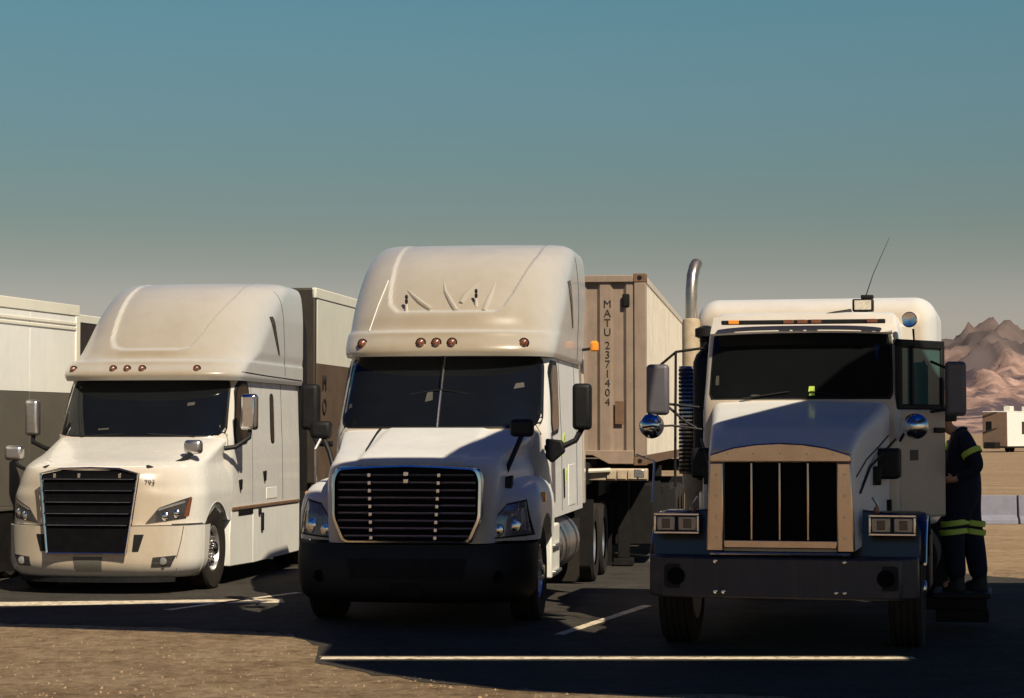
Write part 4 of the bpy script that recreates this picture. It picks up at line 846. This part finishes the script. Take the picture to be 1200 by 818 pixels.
def build_person():
    wv = TC.matrix_basis @ Vector((1.47, 2.92, .386))
    t = empty('person', wv, TC.rotation_euler.z, 'person in dark navy work clothes with yellow-green reflective bands, standing at the open truck door', 'person')
    J = []; Bn = []
    def add(p, r, par=None): J.append((p, r)); i = len(J)-1; (Bn.append((par, i)) if par is not None else None); return i
    # faces -x (towards the cab); left side towards -y
    pel = add((.02, 0, .98), (.12, .155)); wa = add((.0, 0, 1.18), (.11, .145), pel); ch = add((-.01, 0, 1.38), (.10, .14), wa)
    nk0 = add((-.03, 0, 1.52), (.065, .075), ch); nk = add((-.09, 0, 1.555), .055, nk0); hd_ = add((-.155, 0, 1.60), (.075, .07), nk); tp = add((-.15, 0, 1.69), (.085, .075), hd_); add((-.145, 0, 1.75), (.05, .05), tp)
    for sg, sh, el, wr, hand in ((-1, (.03, -.20, 1.48), (.17, -.27, 1.20), (-.06, -.25, 1.08), (-.13, -.22, 1.08)), (1, (-.01, .20, 1.48), (-.16, .27, 1.27), (-.36, .22, 1.42), (-.43, .21, 1.45))):
        s = add(sh, .045, ch); m1 = add(tuple((a+b)/2 for a, b in zip(sh, el)), .045, s); e = add(el, .042, m1); m3 = add(tuple((a+b)/2 for a, b in zip(el, wr)), .040, e); w = add(wr, .030, m3); h = add(hand, (.026, .038), w)
        d = (Vector(hand)-Vector(wr)).normalized(); sd = Vector((0, 0, 1)) if sg < 0 else Vector((0, 1, 0)).cross(d).normalized()
        for k, ln in enumerate((.075, .085, .08, .06)):
            b0 = Vector(hand)+d*.03+sd*(.030-.02*k); f0 = add(tuple(b0), .0095, h); f1 = add(tuple(b0+d*ln*.5+Vector((0, .01*-sg, -.008))), .009, f0); add(tuple(b0+d*ln*.85+Vector((0, .03*-sg, -.02))), .0075, f1)
        b0 = Vector(wr)+d*.03+sd*.03; f0 = add(tuple(b0), .011, h); add(tuple(b0+d*.04+sd*.03), .009, f0)
    for sg, kn, an, toe in ((-1, (-.09, -.10, .52), (-.05, -.10, .09), (-.19, -.11, .045)), (1, (.10, .10, .52), (.16, .10, .09), (.02, .11, .045))):
        hp = add((.0 if sg < 0 else .04, sg*.10, .90), .10, pel); th = add(tuple((a+b)/2 for a, b in zip((.0, sg*.1, .90), kn)), .085, hp); k = add(kn, .060, th); c = add(tuple((a*.6+b*.4) for a, b in zip(kn, an)), .058, k); a = add(an, .042, c); add(toe, (.04, .03), a)
    body = skin('body', J, Bn, 'skin', t)
    # face: nose, eyes, ears, mouth
    MB().lathe([(.004, -.03), (.014, .0), (.012, .012)], (-.238, 0, 1.615), (.25, 0, -1), n=8).obj('nose', 'skin', body)
    for sg in (-1, 1):
        MB().lathe([(.003, -.011), (.009, -.006), (.011, 0)], (-.222, sg*.03, 1.64), (1, 0, 0), n=8).obj('eye', 'under', body)
        MB().lathe([(.010, -.012), (.028, -.006), (.026, .008)], (-.13, sg*.078, 1.62), (0, 1, 0), n=10).obj('ear', 'skin', body)
    bxo('mouth', 'rust', body, -.232, -.22, -.022, .022, 1.562, 1.570, .003)
    # clothing
    C = []; Bc = []
    def ad(p, r, par=None): C.append((p, r)); i = len(C)-1; (Bc.append((par, i)) if par is not None else None); return i
    pl = ad((.02, 0, .96), (.175, .20)); wa = ad((.0, 0, 1.18), (.175, .195), pl); ch = ad((-.005, 0, 1.40), (.18, .21), wa); co = ad((-.015, 0, 1.53), (.10, .11), ch); ad((-.055, 0, 1.575), (.080, .082), co)
    for sh, el, wr in (((.03, -.20, 1.475), (.175, -.275, 1.20), (-.04, -.253, 1.085)), ((-.01, .20, 1.475), (-.165, .275, 1.27), (-.34, .225, 1.405))):
        s = ad(sh, .10, ch); m1 = ad(tuple((a+b)/2 for a, b in zip(sh, el)), .088, s); e = ad(el, .076, m1); m3 = ad(tuple((a+b)/2 for a, b in zip(el, wr)), .060, e); ad(wr, .048, m3)
    for sg, kn, an in ((-1, (-.09, -.10, .52), (-.05, -.10, .10)), (1, (.10, .10, .52), (.16, .10, .10))):
        hp = ad((.0 if sg < 0 else .04, sg*.10, .88), .155, pl); th = ad(tuple((a+b)/2 for a, b in zip((.0, sg*.1, .90), kn)), .140, hp); k = ad(kn, .116, th); c = ad(tuple((a*.6+b*.4) for a, b in zip(kn, an)), .112, k); ad(an, .094, c)
    cl_ = skin('coverall', C, Bc, 'navy', t)
    for (p, d, r) in (((-.066, -.10, .66), (-.15, 0, 1), .138), ((-.080, -.10, .575), (-.12, 0, 1), .130), ((.08, .10, .66), (.15, 0, 1), .138), ((.092, .10, .575), (.15, 0, 1), .130), ((.10, -.237, 1.34), (-.45, .22, .87), .098), ((-.085, .237, 1.375), (.5, -.25, .6), .098)):
        MB().lathe([(r*.98, -.028), (r*1.04, -.024), (r*1.04, .024), (r*.98, .028)], p, d, n=20, cap=False).obj('reflective_band', 'hivis', cl_)
    for x, y in ((-.05, -.10), (.16, .10)):
        MB().loft([[(x+dx*s, y+dy*s*.9, z) for dx, dy in [(.075*cos(a)-(.06 if cos(a) < 0 and z < .08 else 0)*abs(cos(a)), .055*sin(a)) for a in [2*pi*k/16 for k in range(16)]]] for z, s in ((.0, 1.05), (.03, 1.08), (.07, 1.0), (.10, .95), (.17, .95))]).obj('boot', 'black', t)
    MB().lathe([(.098, 1.645), (.104, 1.68), (.098, 1.74), (.07, 1.78), (.02, 1.80)], (-.145, 0, 0), (0, 0, 1), n=22).obj('cap', 'black', t)
    MB().prism([(-.215, -.075, 1.665), (-.295, -.06, 1.655), (-.325, 0, 1.65), (-.295, .06, 1.655), (-.215, .075, 1.665)], (0, 0, .012)).obj('cap_peak', 'black', t, .004)
    return t
PE = build_person()

# ------------------------------------------------------------------ far side: caravan, barrier, mountains
RV = empty('travel_trailer', (44.8, 200, 0), 0.32, 'white travel trailer with brown end wall, parked far off below the mountain', 'caravan')
rb = MB()
for nm, m_, a in (('end_wall', 'rvb', (-1.25, 1.25, 0, .1, .55, 3.75)), ('side_wall', 'side', (1.16, 1.26, .1, 9, .55, 3.75)), ('far_side_wall', 'cream', (-1.26, -1.16, .1, 9, .55, 3.75)), ('roof', 'side', (-1.25, 1.25, 0, 9, 3.76, 3.86)), ('floor', 'under', (-1.2, 1.2, 0, 9, .40, .54)), ('rear_wall', 'cream', (-1.25, 1.25, 9.01, 9.1, .55, 3.75))): bxo(nm, m_, RV, *a, .04)
bxo('window', 'brownglass', RV, 1.262, 1.275, 3.2, 5.6, 1.7, 2.9, .02); bxo('entry_door', 'cream', RV, 1.262, 1.272, 6.6, 7.5, .7, 2.9, .02); bxo('window', 'glass', RV, -.9, -.3, -.012, -.002, 2.0, 2.9, .02)
for y in (1.5, 5.5): bxo('roof_vent', 'cream', RV, .2, .9, y, y+.8, 3.87, 4.35, .05)
bxo('hitch_box', 'black', RV, -.6, .6, -1.1, -.1, .35, .95, .05)
for a, b in ((-1.24, 3.2), (-1.2, 1.7)): MB().prism([(a, -.006, b), (.2, -.006, b+.5), (.2, -.006, b+.62), (a, -.006, b+.22)], (0, -.01, 0)).obj('decal_stripe', 'brown', RV)
for y in (5, 6): 
    for sg in (-1, 1): MB().lathe([(.38, -.12), (.38, .12)], (sg*1.05, y, .38), (1, 0, 0), n=16).obj('wheel', 'rubber', RV)
# whole frame scaled to the right place from the camera
RV.rotation_euler = (0, 0, radians(-38)); RV.location = (45.4, 200.8, 0)
BR = empty('concrete_barrier', (10.3, 44.6, 0), 0, 'long low bluish concrete barrier across the far edge of the lot', 'barrier')
for k in range(6):
    x0 = -2.2+2.5*k
    MB().prism([(x0, -.02, 0), (x0, -.0, .10), (x0, .10, .18), (x0, .14, .60), (x0, .32, .60), (x0, .36, .18), (x0, .46, .10), (x0, .48, 0)], (2.46, 0, 0)).obj('barrier_block', 'conc', BR, .015)

def rid(p, o=6):
    v = 0; a = 1; s = 0; q = Vector(p)
    for i in range(o):
        v += a*(1-abs(noise.noise(q))*1.6); s += a; q = q*2.03+Vector((7.1, 3.3, 1.7)); a *= .52
    return v/s
def mountains():
    xs = [200+8.5*i for i in range(200)]; ys = [1900+14*j for j in range(120)]
    crest = pchip([200, 430, 520, 580, 640, 680, 720, 780, 840, 930, 1050, 1300, 1900], [30, 60, 92, 118, 146, 160, 152, 135, 142, 110, 150, 130, 60])
    V = []
    for y in ys:
        for x in xs:
            t = (y-1900)/(ys[-1]-1900); xx = x*3000/(2000+1500*t)*(.667+.5*t)
            c = .86*crest(x*3000/max(y, 1))*y/3000
            env = sstep(0, .72, t)*(1-.5*sstep(.78, 1, t))
            r = rid((x/80, y/130, .3), 9)
            low = .30*sstep(.0, .16, t)*(1-.4*sstep(.2, .34, t))*(.6+.6*rid((x/150, y/150, 5)))
            h = c*max(low*.62, env*(.56+.74*r))
            V.append((x, y, h-1.0-(1-sstep(0, .04, t))*2))
    n = len(xs)
    m = MB(); m.add(V, [(j*n+i, j*n+i+1, (j+1)*n+i+1, (j+1)*n+i) for j in range(len(ys)-1) for i in range(n-1)])
    mm = mat('desert_rock', (0.33, 0.215, 0.178), 0.95, 0, 0.6, 0.03, 0.9, 0.05, spec=0.1)
    n_ = mm.node_tree.nodes; l_ = mm.node_tree.links; b_ = n_['Principled BSDF']; src = b_.inputs['Base Color'].links[0].from_socket
    q_ = n_.new('ShaderNodeTexNoise'); q_.inputs['Scale'].default_value = .011; q_.inputs['Detail'].default_value = 9; q_.inputs['Roughness'].default_value = .62
    t_ = n_.new('ShaderNodeTexCoord'); l_.new(t_.outputs['Object'], q_.inputs['Vector'])
    mr_ = n_.new('ShaderNodeMapRange'); mr_.inputs[1].default_value = .47; mr_.inputs[2].default_value = .56; l_.new(q_.outputs[0], mr_.inputs[0])
    x_ = n_.new('ShaderNodeMix'); x_.data_type = 'RGBA'; l_.new(mr_.outputs[0], x_.inputs[0]); l_.new(src, x_.inputs[6]); x_.inputs[7].default_value = (.085, .064, .075, 1); l_.new(x_.outputs[2], b_.inputs['Base Color'])
    gz_ = n_.new('ShaderNodeSeparateXYZ'); l_.new(t_.outputs['Object'], gz_.inputs[0]); ad_ = n_.new('ShaderNodeMath'); ad_.operation = 'MULTIPLY_ADD'; l_.new(q_.outputs[0], ad_.inputs[0]); ad_.inputs[1].default_value = 90; l_.new(gz_.outputs[2], ad_.inputs[2])
    mz_ = n_.new('ShaderNodeMapRange'); mz_.inputs[1].default_value = 118; mz_.inputs[2].default_value = 160; mz_.inputs[4].default_value = .85; l_.new(ad_.outputs[0], mz_.inputs[0])
    y_ = n_.new('ShaderNodeMix'); y_.data_type = 'RGBA'; l_.new(mz_.outputs[0], y_.inputs[0]); l_.new(x_.outputs[2], y_.inputs[6]); y_.inputs[7].default_value = (.105, .085, .082, 1); l_.new(y_.outputs[2], b_.inputs['Base Color'])
    o = m.obj('mountains', mm, None, ang=180, fix=False); o['kind'] = 'structure'
    return o
mountains()

# ------------------------------------------------------------------ ground
def ground_mat(name, c0, c1, c2, sc, bump, bs, st=(1, 1, 1), band=None):
    m = bpy.data.materials.new(name); m.use_nodes = True; n = m.node_tree.nodes; l = m.node_tree.links; b = n['Principled BSDF']
    b.inputs['Roughness'].default_value = .92; b.inputs['Specular IOR Level'].default_value = .2
    t = n.new('ShaderNodeTexCoord'); mp = n.new('ShaderNodeMapping'); mp.inputs['Scale'].default_value = st; l.new(t.outputs['Object'], mp.inputs[0])
    def nz(s, d=10, r=.7):
        q = n.new('ShaderNodeTexNoise'); q.inputs['Scale'].default_value = s; q.inputs['Detail'].default_value = d; q.inputs['Roughness'].default_value = r; l.new(mp.outputs[0], q.inputs['Vector']); return q
    a = nz(sc); f = nz(bs, 8, .8); r = n.new('ShaderNodeValToRGB'); l.new(a.outputs[0], r.inputs[0])
    r.color_ramp.elements[0].position = .30; r.color_ramp.elements[0].color = (*c0, 1); r.color_ramp.elements[1].position = .72; r.color_ramp.elements[1].color = (*c2, 1)
    e = r.color_ramp.elements.new(.5); e.color = (*c1, 1)
    x = n.new('ShaderNodeMix'); x.data_type = 'RGBA'; x.blend_type = 'MULTIPLY'; x.inputs[0].default_value = .75; l.new(r.outputs[0], x.inputs[6])
    r2 = n.new('ShaderNodeValToRGB'); r2.color_ramp.elements[0].position = .36; r2.color_ramp.elements[0].color = (.30, .26, .22, 1); r2.color_ramp.elements[1].position = .57; r2.color_ramp.elements[1].color = (1.0, 1.0, 1.0, 1); l.new(f.outputs[0], r2.inputs[0]); l.new(r2.outputs[0], x.inputs[7])
    md = nz(3.1, 12, .78); r3 = n.new('ShaderNodeValToRGB'); r3.color_ramp.elements[0].position = .34; r3.color_ramp.elements[0].color = (.50, .45, .40, 1); r3.color_ramp.elements[1].position = .50; r3.color_ramp.elements[1].color = (1, 1, 1, 1); l.new(md.outputs[0], r3.inputs[0])
    x3 = n.new('ShaderNodeMix'); x3.data_type = 'RGBA'; x3.blend_type = 'MULTIPLY'; x3.inputs[0].default_value = .9; l.new(x.outputs[2], x3.inputs[6]); l.new(r3.outputs[0], x3.inputs[7])
    l.new(x3.outputs[2], b.inputs['Base Color'])
    bp = n.new('ShaderNodeBump'); bp.inputs['Strength'].default_value = bump; bp.inputs['Distance'].default_value = .08; l.new(f.outputs[0], bp.inputs['Height']); l.new(bp.outputs[0], b.inputs['Normal'])
    return m
sand = ground_mat('sand', (.27, .185, .11), (.37, .26, .155), (.47, .345, .22), .12, .5, 3.0, (1, 2.2, 1))
dirt = ground_mat('dirt', (.40, .265, .15), (.60, .425, .26), (.76, .56, .365), .7, 1.5, 6.5, (1, .75, 1))
asph = ground_mat('asphalt', (.050, .046, .041), (.075, .067, .058), (.105, .092, .078), .8, .6, 30.0)
g = MB().add([(-9000, -3000, 0), (9000, -3000, 0), (9000, 15000, 0), (-9000, 15000, 0)], [(0, 1, 2, 3)]).obj('ground', sand); g['kind'] = 'structure'
g = MB().add([(-60, -30, .004), (60, -30, .004), (60, 26.5, .004), (40, 27.2, .004), (8, 27.0, .004), (5.5, 33, .004), (4, 60, .004), (-60, 60, .004)], [tuple(range(8))]).obj('dirt_yard', dirt); g['kind'] = 'structure'
rim = [(-55, 22.6), (-9, 22.3), (-5, 21.5), (-3.2, 21.0), (-2.1, 20.4), (-1.75, 19.4), (-1.65, 18.0), (-1.1, 17.05), (0, 16.1), (1.9, 15.5), (4, 15.1), (7, 15.0), (55, 14.8), (55, 25.0), (40, 26.2), (8, 26.4), (5.4, 30), (4.6, 33), (3.2, 58), (-55, 58)]  # near edge traces the cast shadow; dark asphalt helps paint that shade
edge = []
for (x0, y0), (x1, y1) in zip(rim, rim[1:]+rim[:1]):
    N = max(1, min(60, int(sqrt((x1-x0)**2+(y1-y0)**2)/.12))) if abs(x0) < 12 and abs(x1) < 12 else 1
    for k in range(N):
        x = x0+(x1-x0)*k/N; y = y0+(y1-y0)*k/N; edge.append((x, y+((.26*noise.noise(Vector((x*.9, y*.9, 0)))+.16*noise.noise(Vector((x*3.1, y*3.1, 4)))+.10*noise.noise(Vector((x*9, y*9, 9)))) if N > 1 else 0), .008))
g = MB().add(edge, [tuple(range(len(edge)))]).obj('lot_with_shade', asph, fix=False); g['kind'] = 'structure'
paint = bpy.data.materials.new('worn_line_and_sun_strip'); paint.use_nodes = True
n = paint.node_tree.nodes; l = paint.node_tree.links; b = n['Principled BSDF']; b.inputs['Roughness'].default_value = .85
t_ = n.new('ShaderNodeTexCoord'); z_ = n.new('ShaderNodeTexNoise'); z_.inputs['Scale'].default_value = 9; z_.inputs['Detail'].default_value = 10; z_.inputs['Roughness'].default_value = .8; l.new(t_.outputs['Object'], z_.inputs['Vector'])
r_ = n.new('ShaderNodeValToRGB'); r_.color_ramp.elements[0].position = .40; r_.color_ramp.elements[0].color = (.24, .17, .11, 1); r_.color_ramp.elements[1].position = .52; r_.color_ramp.elements[1].color = (.70, .60, .45, 1); l.new(z_.outputs[0], r_.inputs[0]); l.new(r_.outputs[0], b.inputs['Base Color'])
def line(x0, y0, x1, y1, w):
    d = Vector((x1-x0, y1-y0, 0)).normalized(); p = Vector((-d.y, d.x, 0))*w/2; N = max(2, int((Vector((x1-x0, y1-y0, 0))).length/.15)); vs = []
    for k in range(N+1):
        c = Vector((x0, y0, .012))+Vector((x1-x0, y1-y0, 0))*k/N; j = 1+.14*noise.noise(Vector((k*.7, x0, y0))); vs += [c+p*j, c-p*j]
    o = MB().add(vs, [(2*k, 2*k+1, 2*k+3, 2*k+2) for k in range(N)]).obj('line_and_sun_strip', paint); o['kind'] = 'structure'
line(-3.72, 23.09, -2.55, 25.6, .11); line(.44, 20.29, 1.5, 23.7, .11); 
line(-9.5, 23.30, -2.6, 24.35, .55)  # sunlit strip of ground painted as a wide pale band
line(-1.62, 18.20, 3.42, 18.20, .20)  # another sunlit strip, painted pale across the lane
# pebbles
pm = MB(); rnd = random.Random(3)
def pebble(x, y, r):
    a = rnd.random()*6; vs = []
    for k in range(5): q = a+k*1.256; vs.append((x+r*cos(q)*rnd.uniform(.7, 1.2), y+r*sin(q)*rnd.uniform(.7, 1.2), .0))
    vs.append((x+rnd.uniform(-.3, .3)*r, y, .006+r*rnd.uniform(.4, .8))); pm.add(vs, [(k, (k+1) % 5, 5) for k in range(5)])
for k in range(5000):
    y = 11+ (rnd.random()**1.2)*11.5; x = rnd.uniform(-.27, .27)*y
    if y > 19.0+.35*max(0, -1.5-x) or (x > -1.6 and y > 17.6-.9*(x+1.6)): continue
    pebble(x, y, rnd.choice((.008, .010, .012, .016, .022))*rnd.uniform(.6, 1.1))
gm = mat('pebble', (.26, .175, .105), .95, 0, .6, 3.0)
pm.obj('gravel', gm, None, kind='stuff', ang=20, fix=False)

# ------------------------------------------------------------------ added blocker, out of view, outline cut to shade lane and truck fronts
CN = empty('shade_blocker', (0, 0, 0), 0, 'added unseen blocker sheet on posts, cut to throw shade on the lane and truck fronts', 'light_blocker')
HC = 6.5
PA = [(1.38, 12.43), (1.93, 11.50), (2.95, 10.42), (4.82, 9.72), (6.3, 9.36), (6.3, 12.43)]
PB = [(1.33, 12.88), (6.31, 12.88), (6.31, 9.36), (11.95, 8.4), (11.95, 21.66), (8.65, 21.66), (6.29, 17.29), (6.04, 16.97), (5.4, 17.0), (4.97, 16.71), (4.76, 16.46), (3.86, 15.36), (3.80, 14.89), (3.6, 15.2), (3.4, 16.5), (3.12, 17.3), (2.8, 17.94), (2.41, 18.69), (2.01, 18.69), (1.65, 17.4), (1.55, 16.85), (0.50, 16.98), (0.36, 17.12), (0.05, 17.6), (-0.05, 18.1), (0.2, 18.75), (-2.65, 17.88), (-5.05, 17.36), (-5.05, 16.36), (-2.11, 15.64), (-0.34, 15.1), (0.87, 14.59), (1.33, 13.79)]
for P in (PA, PB): MB().prism([(x, y, HC) for x, y in P], (0, 0, .08)).obj('blocker_sheet', 'fabric', CN)
for x, y in ((8.8, 10), (10.5, 20.5), (11, 9.8), (9.5, 15)): MB().tube([(x, y, 0), (x, y, HC-.002)], .07, 12).obj('blocker_post', 'steel', CN)
